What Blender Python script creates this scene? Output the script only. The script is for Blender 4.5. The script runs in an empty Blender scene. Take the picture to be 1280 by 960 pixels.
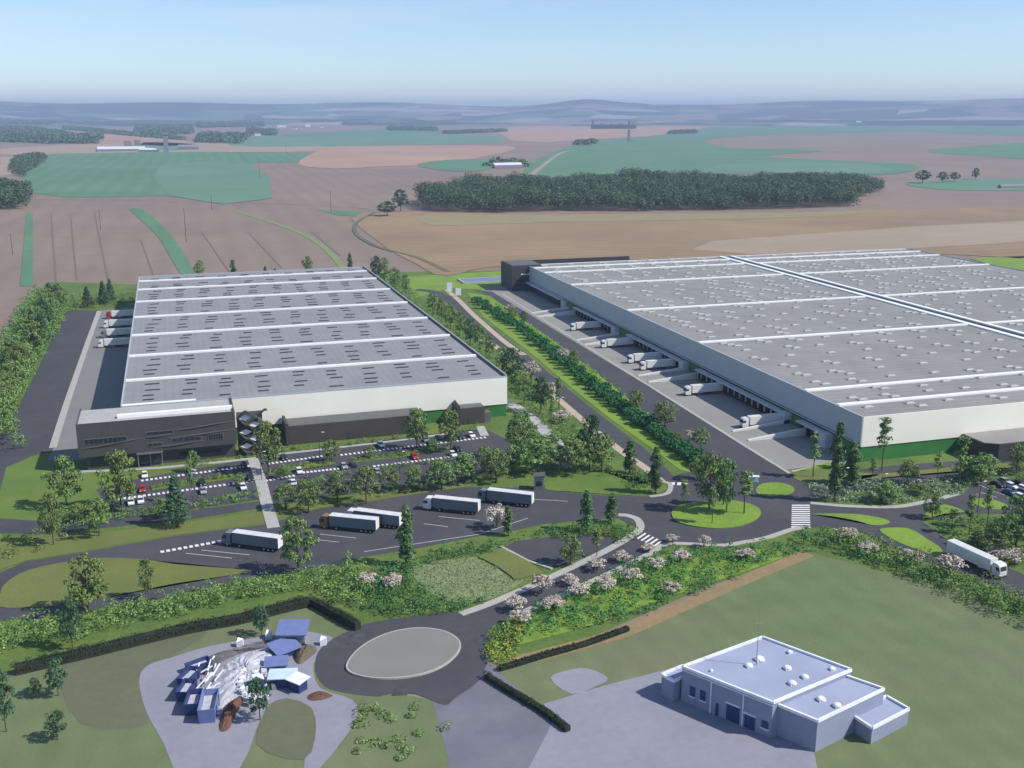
import bpy, bmesh, math, random
import numpy as np
from mathutils import Vector
R = math.radians
sc = bpy.context.scene
col = sc.collection
rnd = random.Random(7)
rng = np.random.default_rng(11)

# ------------------------------------------------------------------ camera
CAM_H = 110.0; FPX = 1306.0; HORIZON = 140.0
PITCH = math.atan((480 - HORIZON) / FPX)
YAW = math.atan(405 / math.hypot(FPX, 340))
cam_d = bpy.data.cameras.new("camera"); cam = bpy.data.objects.new("camera", cam_d); col.objects.link(cam)
cam.location = (0, 0, CAM_H); cam.rotation_euler = (R(90) - PITCH, 0, -YAW)
cam_d.sensor_width = 36.0; cam_d.lens = 36.0 * FPX / 1280.0
cam_d.clip_start = 1.0; cam_d.clip_end = 60000
sc.camera = cam
fw = np.array([math.sin(YAW) * math.cos(PITCH), math.cos(YAW) * math.cos(PITCH), -math.sin(PITCH)])
rt = np.array([math.cos(YAW), -math.sin(YAW), 0.0]); up = np.cross(rt, fw)
def G(x, y, z=0.0):
    """survey point: photo pixel -> point of the horizontal plane at height z"""
    d = fw + rt * (x - 640) / FPX + up * (480 - y) / FPX
    t = (z - CAM_H) / d[2]
    return (float(t * d[0]), float(t * d[1]), z)
def height_at(bx, by, ty):
    """height of a thing standing at pixel (bx,by) whose top is seen at row ty"""
    x, y, _ = G(bx, by)
    k = (480 - ty) / FPX
    hd = x * fw[0] + y * fw[1]; hu = x * up[0] + y * up[1]
    # (hu + w*up2)/(hd + w*fw2) = k,  w = z - CAM_H
    w = (k * hd - hu) / (up[2] - k * fw[2])
    return w + CAM_H
def m_per_px(bx, by):
    x, y, _ = G(bx, by)
    return (x * fw[0] + y * fw[1] - CAM_H * fw[2]) / FPX

# ------------------------------------------------------------------ world and sun
SUN_EL = R(44); SUN_AZ = R(119)
w = bpy.data.worlds.new("World"); sc.world = w; w.use_nodes = True
nt = w.node_tree; bg = nt.nodes["Background"]
sky = nt.nodes.new("ShaderNodeTexSky"); sky.sky_type = 'NISHITA'; sky.sun_disc = False
sky.sun_elevation = SUN_EL; sky.sun_rotation = SUN_AZ
sky.altitude = 1500; sky.air_density = 1.0; sky.dust_density = 0.2; sky.ozone_density = 4.0
tcw = nt.nodes.new("ShaderNodeTexCoord"); mpw = nt.nodes.new("ShaderNodeMapping"); mpw.inputs["Scale"].default_value = (1.2, 1.2, 9)
nt.links.new(tcw.outputs["Generated"], mpw.inputs[0])
cn = nt.nodes.new("ShaderNodeTexNoise"); cn.inputs["Scale"].default_value = 2.2; cn.inputs["Detail"].default_value = 7; cn.inputs["Roughness"].default_value = .62
nt.links.new(mpw.outputs[0], cn.inputs["Vector"])
cm = nt.nodes.new("ShaderNodeMapRange"); cm.inputs[1].default_value = .47; cm.inputs[2].default_value = .78; cm.inputs[3].default_value = 0; cm.inputs[4].default_value = .55
nt.links.new(cn.outputs[0], cm.inputs[0])
cx_ = nt.nodes.new("ShaderNodeMix"); cx_.data_type = 'RGBA'; cx_.inputs[7].default_value = (5.4, 5.9, 6.6, 1)
nt.links.new(cm.outputs[0], cx_.inputs[0]); nt.links.new(sky.outputs[0], cx_.inputs[6]); nt.links.new(cx_.outputs[2], bg.inputs[0]); bg.inputs[1].default_value = 0.14
sl = bpy.data.lights.new("sun", 'SUN'); so = bpy.data.objects.new("sun", sl); col.objects.link(so)
sl.energy = 4.8; sl.angle = R(0.5); sl.color = (1.0, 0.95, 0.87)
S = Vector((math.sin(SUN_AZ) * math.cos(SUN_EL), math.cos(SUN_AZ) * math.cos(SUN_EL), math.sin(SUN_EL)))
so.rotation_euler = S.to_track_quat('Z', 'Y').to_euler(); so.location = (300, -100, 200)
sc.view_settings.view_transform = 'Standard'; sc.view_settings.look = 'None'
sc.view_settings.exposure = 0.12; sc.view_settings.gamma = 1.0
try:
    sc.cycles.volume_bounces = 0; sc.cycles.max_bounces = 5; sc.cycles.diffuse_bounces = 2
    sc.cycles.transparent_max_bounces = 4
except Exception: pass

# ------------------------------------------------------------------ materials
MATS = {}
def mat(name, c, c2=None, scale=0.5, rough=0.85, detail=4, bump=0.0, bscale=None, island=0.0, objrand=0.0,
        metallic=0.0, fine=0.0, fscale=8.0, spec=0.3, stripes=None, coords='Object'):
    if name in MATS: return MATS[name]
    m = bpy.data.materials.new(name); m.use_nodes = True; n = m.node_tree.nodes; L = m.node_tree.links
    b = n["Principled BSDF"]; b.inputs["Roughness"].default_value = rough; b.inputs["Metallic"].default_value = metallic
    b.inputs["Specular IOR Level"].default_value = spec
    tc = n.new("ShaderNodeTexCoord"); src = tc.outputs[coords]
    c2 = c2 or tuple(v * 0.85 for v in c)
    nz = n.new("ShaderNodeTexNoise"); nz.inputs["Scale"].default_value = scale; nz.inputs["Detail"].default_value = detail
    nz.inputs["Roughness"].default_value = 0.6
    L.new(src, nz.inputs["Vector"])
    rp = n.new("ShaderNodeMapRange"); rp.inputs[1].default_value = 0.35; rp.inputs[2].default_value = 0.65
    L.new(nz.outputs[0], rp.inputs[0])
    mx = n.new("ShaderNodeMix"); mx.data_type = 'RGBA'
    mx.inputs[6].default_value = (*c, 1); mx.inputs[7].default_value = (*c2, 1)
    L.new(rp.outputs[0], mx.inputs[0]); out = mx.outputs[2]
    def hsv(valsock, amt, prev):
        mr = n.new("ShaderNodeMapRange"); mr.inputs[3].default_value = 1 - amt; mr.inputs[4].default_value = 1 + amt
        L.new(valsock, mr.inputs[0])
        h = n.new("ShaderNodeHueSaturation"); L.new(mr.outputs[0], h.inputs["Value"]); L.new(prev, h.inputs["Color"])
        return h.outputs[0], h
    if fine:
        n2 = n.new("ShaderNodeTexNoise"); n2.inputs["Scale"].default_value = fscale; n2.inputs["Detail"].default_value = 3
        L.new(src, n2.inputs["Vector"])
        out, _ = hsv(n2.outputs[0], fine, out)
    if island:
        g = n.new("ShaderNodeNewGeometry"); out, _ = hsv(g.outputs["Random Per Island"], island, out)
    if objrand:
        oi = n.new("ShaderNodeObjectInfo"); out, h = hsv(oi.outputs["Random"], objrand, out)
        mr = n.new("ShaderNodeMapRange"); mr.inputs[3].default_value = 0.475; mr.inputs[4].default_value = 0.515
        L.new(oi.outputs["Random"], mr.inputs[0]); L.new(mr.outputs[0], h.inputs["Hue"])
    if stripes:  # (scale, axis, amount) fine ribs of cladding or drilled rows
        wv = n.new("ShaderNodeTexWave"); wv.inputs["Scale"].default_value = stripes[0]; wv.bands_direction = stripes[1]
        wv.inputs["Distortion"].default_value = stripes[3] if len(stripes) > 3 else 0
        wv.inputs["Detail Scale"].default_value = 0.3
        L.new(src, wv.inputs["Vector"]); out, _ = hsv(wv.outputs[1], stripes[2], out)
    L.new(out, b.inputs["Base Color"])
    if bump:
        n3 = n.new("ShaderNodeTexNoise"); n3.inputs["Scale"].default_value = bscale or fscale; n3.inputs["Detail"].default_value = 4
        L.new(src, n3.inputs["Vector"])
        bp = n.new("ShaderNodeBump"); bp.inputs["Strength"].default_value = bump; bp.inputs["Distance"].default_value = 0.3
        L.new(n3.outputs[0], bp.inputs["Height"]); L.new(bp.outputs[0], b.inputs["Normal"])
    MATS[name] = m; return m

M = dict(
 soil=mat("soil", (.212, .158, .128), (.255, .19, .15), .004, fine=.10, fscale=.05, stripes=(.012, 'X', .04, 3)),
 tan=mat("tan_soil", (.31, .215, .12), (.235, .165, .10), .006, fine=.1, fscale=.04, stripes=(.02, 'Y', .07, 4)),
 tan2=mat("light_tan_soil", (.36, .275, .20), (.31, .24, .17), .006, fine=.1, fscale=.04),
 pink=mat("pink_soil", (.42, .26, .175), (.33, .22, .16), .003, fine=.08, fscale=.02),
 crop=mat("crop", (.085, .19, .10), (.11, .215, .12), .004, fine=.1, fscale=.02, stripes=(.01, 'X', .05, 2)),
 crop2=mat("pale_crop", (.13, .24, .15), (.11, .21, .13), .004, fine=.1, fscale=.02),
 lawn=mat("lawn", (.135, .195, .035), (.10, .165, .03), .05, fine=.25, fscale=1.5, bump=.4, bscale=3),
 lime=mat("bright_lawn", (.19, .30, .035), (.145, .235, .035), .06, fine=.3, fscale=1.2, bump=.4, bscale=3),
 olive=mat("olive_lawn", (.15, .175, .045), (.125, .15, .04), .05, fine=.2, fscale=1.5, bump=.3, bscale=3),
 bankgrass=mat('bank_lawn', (.11, .19, .03), (.20, .31, .04), .12, fine=.35, fscale=1.0, bump=.5, bscale=2),
 shade_green=mat("site_grass", (.08, .135, .03), (.125, .18, .038), .05, fine=.35, fscale=.8, bump=.5, bscale=2),
 meadow=mat("meadow", (.17, .23, .085), (.22, .27, .12), .12, fine=.35, fscale=1.2, bump=.6, bscale=2),
 pasture=mat("pasture", (.125, .17, .072), (.155, .17, .088), .018, fine=.22, fscale=.12, bump=.3, bscale=1, stripes=(.05, 'X', .025, 6)),
 pasture2=mat("dry_pasture", (.14, .14, .09), (.11, .125, .07), .03, fine=.15, fscale=.6),
 asphalt=mat("asphalt", (.058, .058, .068), (.073, .073, .083), .05, fine=.16, fscale=.35, rough=.9),
 asphalt2=mat("old_asphalt", (.14, .14, .17), (.18, .18, .21), .06, fine=.1, fscale=.5),
 hard=mat("hardstanding", (.235, .235, .285), (.27, .265, .31), .06, fine=.12, fscale=.6),
 disc=mat("pale_disc", (.20, .195, .175), (.215, .21, .19), .1, fine=.06, fscale=2),
 concrete=mat("concrete", (.25, .24, .225), (.28, .27, .25), .07, fine=.06, fscale=.6, stripes=(.35, 'Y', .035, .3)),
 concreteA=mat("yard_concrete", (.19, .19, .185), (.21, .21, .205), .07, fine=.06, fscale=.6),
 kerb=mat("kerb", (.42, .40, .37), fine=.1), tanpath=mat("footpath", (.42, .33, .25), (.46, .38, .30), .2, fine=.1),
 paint=mat("road_paint", (.75, .75, .74), (.6, .6, .6), 2), pale_path=mat("pale_paving", (.36, .355, .34), (.42, .41, .39), .4, fine=.1),
 dirt=mat("bare_earth", (.30, .20, .11), (.22, .18, .09), .15, fine=.2, fscale=1),
 roofA=mat("grey_roof", (.235, .235, .245), (.255, .255, .262), .03, fine=.10, fscale=.12, stripes=(.12, 'X', .03, .3)),
 roofB=mat("warm_grey_roof", (.235, .23, .218), (.265, .26, .248), .025, fine=.12, fscale=.10, stripes=(.08, 'Y', .05, 2)),
 white=mat("white_cladding", (.90, .86, .77), (.87, .83, .74), .1, rough=.5, fine=.03, stripes=(.5, 'Z', .02)),
 strip=mat("white_firewall", (.86, .86, .85), (.80, .80, .79), .3, rough=.6),
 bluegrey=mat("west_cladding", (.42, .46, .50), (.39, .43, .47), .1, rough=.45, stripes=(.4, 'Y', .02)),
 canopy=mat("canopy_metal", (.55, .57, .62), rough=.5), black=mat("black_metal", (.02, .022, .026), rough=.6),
 door=mat("dock_door", (.42, .40, .37), rough=.6), green=mat("green_cladding", (.035, .16, .04), (.05, .20, .05), .15, rough=.6, stripes=(.5, 'X', .1)),
 office=mat("dark_cladding", (.066, .065, .062), (.080, .078, .075), .2, rough=.5, stripes=(.6, 'Z', .06)),
 brown=mat("brown_cladding", (.062, .052, .047), (.072, .062, .056), .1, rough=.7, stripes=(.6, 'X', .05)),
 officeB=mat("charcoal_cladding", (.055, .055, .06), rough=.6), glass=mat("window_glass", (.025, .035, .045), rough=.12, spec=.6),
 ledge=mat("pale_ledge", (.13, .127, .122), rough=.6), dome=mat("rooflight_dome", (.45, .45, .44), rough=.35),
 slat=mat("rooflight_glass", (.055, .06, .085), rough=.6, spec=.1), gutter=mat("dark_gutter", (.03, .03, .035)),
 bark=mat("bark", (.10, .075, .055), (.07, .055, .04), 3), 
 tyre=mat("tyre", (.02, .02, .02)), rim=mat("wheel_rim", (.55, .55, .55), rough=.35, metallic=.6),
 chassis=mat("chassis", (.03, .03, .035)), steel=mat("galvanised_steel", (.35, .36, .37), rough=.45, metallic=.5),
 trailer=mat("white_trailer", (.74, .72, .68), (.70, .68, .64), .6, rough=.45), tshade=mat("shaded_trailer", (.15, .18, .21), (.13, .16, .19), .6, rough=.45),  # second trailer colour holds the shade on the parked trailers' sides
 troof=mat("trailer_roof", (.68, .68, .68), rough=.5),
 cabw=mat("white_paint", (.78, .78, .78), rough=.3), cabo=mat("ochre_paint", (.28, .15, .06), rough=.4), cabg=mat("grey_paint", (.18, .21, .24), rough=.35),
 cabr=mat("red_paint", (.42, .03, .03), rough=.3), cark=mat("black_paint", (.025, .027, .035), rough=.25), carb=mat("blue_paint", (.06, .12, .25), rough=.3),
 cars=mat("silver_paint", (.42, .45, .48), rough=.3, metallic=.3), lamp=mat("headlight_lens", (.8, .8, .78), rough=.15),
 cwall=mat("lilac_render", (.27, .29, .39), (.24, .26, .36), .3), croof=mat("lilac_roof", (.30, .33, .45), (.34, .37, .50), .12, fine=.06),
 ctrim=mat("white_trim", (.80, .82, .88)), bluem=mat("blue_sheet", (.16, .20, .40), (.13, .17, .34), .5, rough=.5),
 navy=mat("navy_steel", (.025, .04, .14), (.035, .05, .16), 1, rough=.5), ice=mat("pale_sheet", (.55, .68, .74), rough=.5),
 rubble=mat("pale_rubble", (.52, .52, .56), (.38, .39, .45), .5, fine=.3, fscale=2, bump=.8, bscale=1.5),
 spoil=mat("spoil", (.10, .10, .12), (.16, .15, .16), .4, fine=.3, fscale=1.5, bump=.8), rust=mat("rusty_earth", (.16, .075, .05), (.11, .06, .045), .6, fine=.2),
 brownmound=mat("brown_earth", (.14, .11, .075), (.11, .09, .06), .5, fine=.25), strawgrass=mat('straw_grass', (.25, .23, .115), (.28, .225, .125), .01, fine=.12, fscale=.05), furrow=mat('furrow', (.185, .14, .115), fine=.1, scale=.1), pond=mat("blue_water", (.10, .14, .22), rough=.15, spec=.5),
 farwhite=mat("far_white_roof", (.65, .66, .70)), fargrey=mat("far_grey_wall", (.25, .24, .26)), farred=mat("tiled_roof", (.22, .10, .08)),
)
def leafmat(name, c, c2, **k):
    return mat(name, c, c2, scale=.35, rough=.7, island=.45, objrand=.16, spec=.15, **k)
LF = dict(
 round=leafmat("leaves_mid_green", (.12, .20, .06), (.175, .26, .085)),
 dark=leafmat("leaves_dark_green", (.045, .10, .05), (.07, .14, .065)),
 col=leafmat("leaves_poplar", (.07, .14, .05), (.10, .175, .06)),
 belt=leafmat("leaves_shrub", (.105, .19, .045), (.175, .27, .08)),
 lush=leafmat("leaves_lush", (.05, .15, .045), (.08, .21, .06)),
 hedge=leafmat("leaves_evergreen", (.028, .125, .045), (.05, .18, .065)),
 yellow=leafmat("leaves_yellow_green", (.19, .28, .04), (.24, .35, .055)),
 olive=leafmat("leaves_olive", (.06, .08, .035), (.09, .11, .05)),
 flower=leafmat("blossom", (.60, .50, .45), (.40, .37, .29)),
 wood=leafmat("leaves_wood", (.06, .11, .055), (.10, .155, .07)),
 silver=leafmat("leaves_grey_green", (.17, .23, .13), (.24, .30, .18)),
 shade=leafmat("leaves_shade_dark", (.025, .035, .02), (.035, .05, .025)),  # shade on the thicket's near side is put into this leaf colour
)

# ------------------------------------------------------------------ helpers
def tag(o, label=None, cat=None, group=None, kind=None):
    if label: o["label"] = label
    if cat: o["category"] = cat
    if group: o["group"] = group
    if kind: o["kind"] = kind
    return o
def link(name, me, parent=None):
    o = bpy.data.objects.new(name, me); col.objects.link(o)
    if parent: o.parent = parent
    return o
def empty(name, label, cat, loc=(0, 0, 0), rz=0, group=None):
    o = bpy.data.objects.new(name, None); col.objects.link(o); o.location = loc; o.rotation_euler = (0, 0, rz)
    return tag(o, label, cat, group)
class MB:
    def __init__(s): s.v = []; s.f = []
    def add(s, vs, fs):
        b = len(s.v); s.v += [tuple(map(float, q)) for q in vs]; s.f += [tuple(i + b for i in f) for f in fs]; return s
    def box(s, x0, y0, z0, x1, y1, z1):
        return s.add([(x0,y0,z0),(x1,y0,z0),(x1,y1,z0),(x0,y1,z0),(x0,y0,z1),(x1,y0,z1),(x1,y1,z1),(x0,y1,z1)],
                     [(3,2,1,0),(4,5,6,7),(0,1,5,4),(1,2,6,5),(2,3,7,6),(3,0,4,7)])
    def prism(s, poly, z0, z1):
        n = len(poly); a = sum(poly[i][0]*poly[(i+1)%n][1]-poly[(i+1)%n][0]*poly[i][1] for i in range(n))
        if a < 0: poly = poly[::-1]
        zt = z1 if isinstance(z1, (list, tuple)) else [z1]*n
        if a < 0 and isinstance(z1, (list, tuple)): zt = zt[::-1]
        vs = [(p[0],p[1],z0) for p in poly] + [(p[0],p[1],zt[i]) for i, p in enumerate(poly)]
        return s.add(vs, [tuple(range(n-1,-1,-1)), tuple(range(n,2*n))] + [(i,(i+1)%n,n+(i+1)%n,n+i) for i in range(n)])
    def wall(s, p, q, t, z0, z1):   # upright slab along a line
        dx, dy = q[0]-p[0], q[1]-p[1]; l = math.hypot(dx, dy) or 1; nx, ny = -dy/l*t/2, dx/l*t/2
        return s.prism([(p[0]-nx,p[1]-ny),(q[0]-nx,q[1]-ny),(q[0]+nx,q[1]+ny),(p[0]+nx,p[1]+ny)], z0, z1)
    def tube(s, p, q, r0, r1=None, n=8):
        r1 = r0 if r1 is None else r1; p, q = Vector(p), Vector(q); d = (q-p).normalized()
        a = d.orthogonal().normalized(); b = d.cross(a); vs = []
        for c, r in ((p, r0), (q, r1)):
            for i in range(n):
                t = 2*math.pi*i/n; vs.append(c + a*math.cos(t)*r + b*math.sin(t)*r)
        return s.add(vs, [(i,(i+1)%n,n+(i+1)%n,n+i) for i in range(n)] + [tuple(range(n-1,-1,-1)), tuple(range(n,2*n))])
    def dome(s, c, rx, ry, h, n=10, m=4):
        vs = []; 
        for j in range(m):
            e = j/m*math.pi/2
            for i in range(n):
                t = 2*math.pi*i/n; vs.append((c[0]+rx*math.cos(e)*math.cos(t), c[1]+ry*math.cos(e)*math.sin(t), c[2]+h*math.sin(e)))
        vs.append((c[0], c[1], c[2]+h)); fs = [(j*n+i, j*n+(i+1)%n, (j+1)*n+(i+1)%n, (j+1)*n+i) for j in range(m-1) for i in range(n)]
        fs += [((m-1)*n+i, (m-1)*n+(i+1)%n, m*n) for i in range(n)]
        return s.add(vs, fs)
    def mesh(s, name, m):
        me = bpy.data.meshes.new(name); me.from_pydata(s.v, [], s.f); me.materials.append(m); me.update(); return me
    def build(s, name, m, parent=None): return link(name, s.mesh(name, m), parent)

def smooth(pts, k=5, closed=True):
    n = len(pts); out = []
    rngi = range(n if closed else n-1)
    for i in rngi:
        if closed: p0, p1, p2, p3 = pts[(i-1)%n], pts[i], pts[(i+1)%n], pts[(i+2)%n]
        else: p0, p1, p2, p3 = pts[max(i-1,0)], pts[i], pts[i+1], pts[min(i+2,n-1)]
        for j in range(k):
            t = j/k
            out.append(tuple(0.5*((2*p1[d]) + (-p0[d]+p2[d])*t + (2*p0[d]-5*p1[d]+4*p2[d]-p3[d])*t*t + (-p0[d]+3*p1[d]-3*p2[d]+p3[d])*t**3) for d in (0,1)))
    if not closed: out.append(tuple(pts[-1][:2]))
    return out
def gp(px): return [G(*p)[:2] for p in px]
def sheet(name, px, m, z, sm=0, world=False, kind='structure'):
    pts = px if world else gp(px)
    if sm: pts = smooth(pts, sm)
    bm = bmesh.new(); vs = [bm.verts.new((x, y, z)) for x, y in pts]; f = bm.faces.new(vs)
    f.normal_update()
    if f.normal.z < 0: f.normal_flip()
    bmesh.ops.triangulate(bm, faces=[f], ngon_method='EAR_CLIP')
    me = bpy.data.meshes.new(name); bm.to_mesh(me); bm.free(); me.materials.append(m)
    return tag(link(name, me), kind=kind)
def slab(name, px, m, z1, sm=0, z0=0.0, kerb=True, world=False):
    """raised lawn or island with a real kerb step"""
    pts = px if world else gp(px)
    if sm: pts = smooth(pts, sm)
    bm = bmesh.new(); n = len(pts)
    a = sum(pts[i][0]*pts[(i+1)%n][1]-pts[(i+1)%n][0]*pts[i][1] for i in range(n))
    if a < 0: pts = pts[::-1]
    lo = [bm.verts.new((x, y, z0)) for x, y in pts]; hi = [bm.verts.new((x, y, z1)) for x, y in pts]
    for i in range(n): bm.faces.new((lo[i], lo[(i+1)%n], hi[(i+1)%n], hi[i]))
    top = bm.faces.new(hi); bmesh.ops.triangulate(bm, faces=[top], ngon_method='EAR_CLIP')
    me = bpy.data.meshes.new(name); bm.to_mesh(me); bm.free(); me.materials.append(m)
    o = tag(link(name, me), kind='structure')
    if kerb:
        k = ribbon_mb(pts + [pts[0]], 0.35, z0, z1 + 0.03); tag(k.build("kerb", M['kerb'] if kerb is True else kerb), kind='structure')
    return o
def ribbon_mb(line, width, z0, z1, mb=None):
    mb = mb or MB(); n = len(line); L = []; closed = line[0] == line[-1]
    for i, p in enumerate(line):
        a = line[i-1] if i else (line[-2] if closed else line[0]); b = line[i+1] if i < n-1 else (line[1] if closed else line[-1])
        dx, dy = b[0]-a[0], b[1]-a[1]; l = math.hypot(dx, dy) or 1; L.append((-dy/l*width/2, dx/l*width/2))
    vs = []
    for (x, y), (nx, ny) in zip(line, L):
        vs += [(x+nx,y+ny,z0),(x-nx,y-ny,z0),(x-nx,y-ny,z1),(x+nx,y+ny,z1)]
    fs = []
    for i in range(n-1):
        b = 4*i; fs += [(b+3,b+2,b+6,b+7),(b,b+3,b+7,b+4),(b+2,b+1,b+5,b+6)]
    if not closed: fs += [(0,1,2,3),(4*n-1,4*n-2,4*n-3,4*n-4)]
    return mb.add(vs, fs)
def path(name, px, width, m, z0, z1, sm=5, world=False):
    pts = px if world else gp(px)
    pts = smooth(pts, sm, False) if sm else [tuple(p[:2]) for p in pts]
    return tag(ribbon_mb(pts, width, z0, z1).build(name, m), kind='structure')

# leaf clouds: many small quads spread over clumps
def leafmesh(name, cen, rad, per, size, m, up_bias=.35, shell=.7):
    cen = np.asarray(cen, float); rad = np.asarray(rad, float); N = len(cen)
    c = np.repeat(cen, per, 0); r = np.repeat(rad, per, 0); n = len(c)
    d = rng.normal(size=(n, 3)); d /= np.linalg.norm(d, axis=1)[:, None]
    d[:, 2] = np.where(d[:, 2] < -.35, -d[:, 2], d[:, 2])
    p = c + d * r * (shell + (1-shell) * rng.random((n, 1)))
    nn = d * .8 + rng.normal(size=(n, 3)) * .45; nn[:, 2] += up_bias; nn /= np.linalg.norm(nn, axis=1)[:, None]
    a = np.cross(nn, rng.normal(size=(n, 3))); a /= np.linalg.norm(a, axis=1)[:, None]; b = np.cross(nn, a)
    s = size * (.55 + .8 * rng.random((n, 1))); a = a * s * .5; b = b * s * .42
    V = np.empty((n, 4, 3)); V[:, 0] = p - a - b*.3; V[:, 1] = p + b*.9 - a*.1; V[:, 2] = p + a + b*.2; V[:, 3] = p - b
    me = bpy.data.meshes.new(name); me.vertices.add(4*n); me.vertices.foreach_set("co", V.ravel())
    me.loops.add(4*n); me.loops.foreach_set("vertex_index", np.arange(4*n)[:, None].repeat(1, 1).ravel())
    me.polygons.add(n); me.polygons.foreach_set("loop_start", np.arange(n)*4)
    try: me.polygons.foreach_set("loop_total", np.full(n, 4))
    except Exception: pass
    me.materials.append(m); me.update(calc_edges=True); return me

def inside(p, poly):
    x, y = p; r = False; j = len(poly)-1
    for i in range(len(poly)):
        xi, yi = poly[i]; xj, yj = poly[j]
        if (yi > y) != (yj > y) and x < (xj-xi)*(y-yi)/(yj-yi)+xi: r = not r
        j = i
    return r
def scatter(poly, spacing):
    xs = [p[0] for p in poly]; ys = [p[1] for p in poly]; out = []
    y = min(ys)
    while y < max(ys):
        x = min(xs)
        while x < max(xs):
            q = (x + rnd.uniform(-.45,.45)*spacing, y + rnd.uniform(-.45,.45)*spacing)
            if inside(q, poly): out.append(q)
            x += spacing
        y += spacing
    return out
def thicket(name, px, m, spacing, r, h, per, size, label, kind='stuff', hv=.5, world=False, cat=None, sm=0, keep=1.0):
    poly = px if world else gp(px)
    if sm: poly = smooth(poly, sm)
    pts = [p for p in scatter(poly, spacing) if rnd.random() < keep]
    cen, rad = [], []
    for x, y in pts:
        hh = h*(1-hv+2*hv*rnd.random()); rr = r*rnd.uniform(.7, 1.3)
        cen.append((x, y, hh*.45)); rad.append((rr, rr, hh*.55))
    o = link(name, leafmesh(name, cen, rad, per, size, m)); return tag(o, label, cat or "shrubs", kind=kind)

# ------------------------------------------------------------------ land
sheet("ground", [(-16000,-400),(21000,-400),(21000,25500),(-16000,25500)], M['soil'], 0, world=True)
def field(px, m, z, sm=4): return sheet("field", px, m, z, sm)
# far patchwork
field([(-60,205),(33,205),(60,191),(208,190),(403,192),(372,203),(312,205),(340,248),(202,245),(44,242),(-60,245)][1:10], M['crop'], .30, 3)
field([(202,206),(312,205),(340,248),(212,245)], M['crop2'], .5, 2)
field([(33,266),(41,266),(41,358),(25,358)], M['crop'], .25, 0)
field([(161,261),(178,262),(200,280),(222,305),(244,344),(228,345),(212,320),(196,294),(176,275)], M['crop'], .25, 2)
path("track", [(292,263),(330,275),(366,287),(400,305),(432,337)], 5.5, M['meadow'], 0, .2)
for a_ in ([(64,268),(70,356)], [(118,266),(135,350)], [(88,268),(96,350)], [(176,300),(192,345)], [(252,290),(290,345)], [(310,290),(352,335)], [(390,290),(425,320)]):
    path("wheel_track", a_, 1.4, M['furrow'], 0, .12, 0)
path("track", [(-20,249),(200,251),(420,258),(470,264)], 3, M['tan'], 0, .2)
field([(396,262),(450,265),(452,271),(420,269)], M['crop'], .25, 0)
field([(655,219),(699,188),(749,176),(850,166),(930,155),(1100,151),(1330,152),(1330,168),(1150,165),(1000,167),(885,174),(910,184),(1000,187),(1030,189),(955,196),(1120,204),(1148,211),(1100,219),(1000,217),(850,219)], M['crop'], .6, 3)
field([(1160,187),(1330,177),(1330,198),(1240,196)], M['crop'], .5, 3)
field([(1136,232),(1160,226),(1330,223),(1330,236),(1200,238)], M['crop2'], .4, 3)
field([(395,190),(420,183),(600,182),(645,186),(560,204),(480,208),(420,211),(372,205)], M['pink'], .5, 3)
field([(300,172),(420,165),(600,168),(625,178),(520,181),(400,183),(290,182)], M['crop2'], .5, 3)
field([(520,206),(560,200),(610,200),(612,212),(560,214)], M['crop'], .6, 3)
field([(0,186),(170,178),(380,182),(420,186),(360,190),(200,190),(0,193)], M['tan2'], .35, 3)
field([(455,266),(700,268),(1000,265),(1330,262),(1330,318),(1100,316),(660,330),(560,345),(520,330),(470,300)], M['tan'], .3, 3)
field([(890,302),(1330,274),(1330,297),(1120,312),(935,318)], M['tan2'], .4, 2)
field([(540,268),(700,269),(1000,266),(1100,264),(1000,272),(700,278),(540,282)], M['strawgrass'], .45, 3)
path("track", [(470,265),(447,278),(445,292),(470,308),(520,322),(560,340)], 4, M['pasture2'], 0, .5)
path("track", [(660,222),(700,192),(720,188)], 10, M['tan2'], 0, .8)
field([(1210,323),(1330,319),(1330,352),(1290,346)], M['lime'], .3, 0)
field([(0,196),(16,196),(14,218),(0,220)], M['tan2'], .4, 0)

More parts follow.
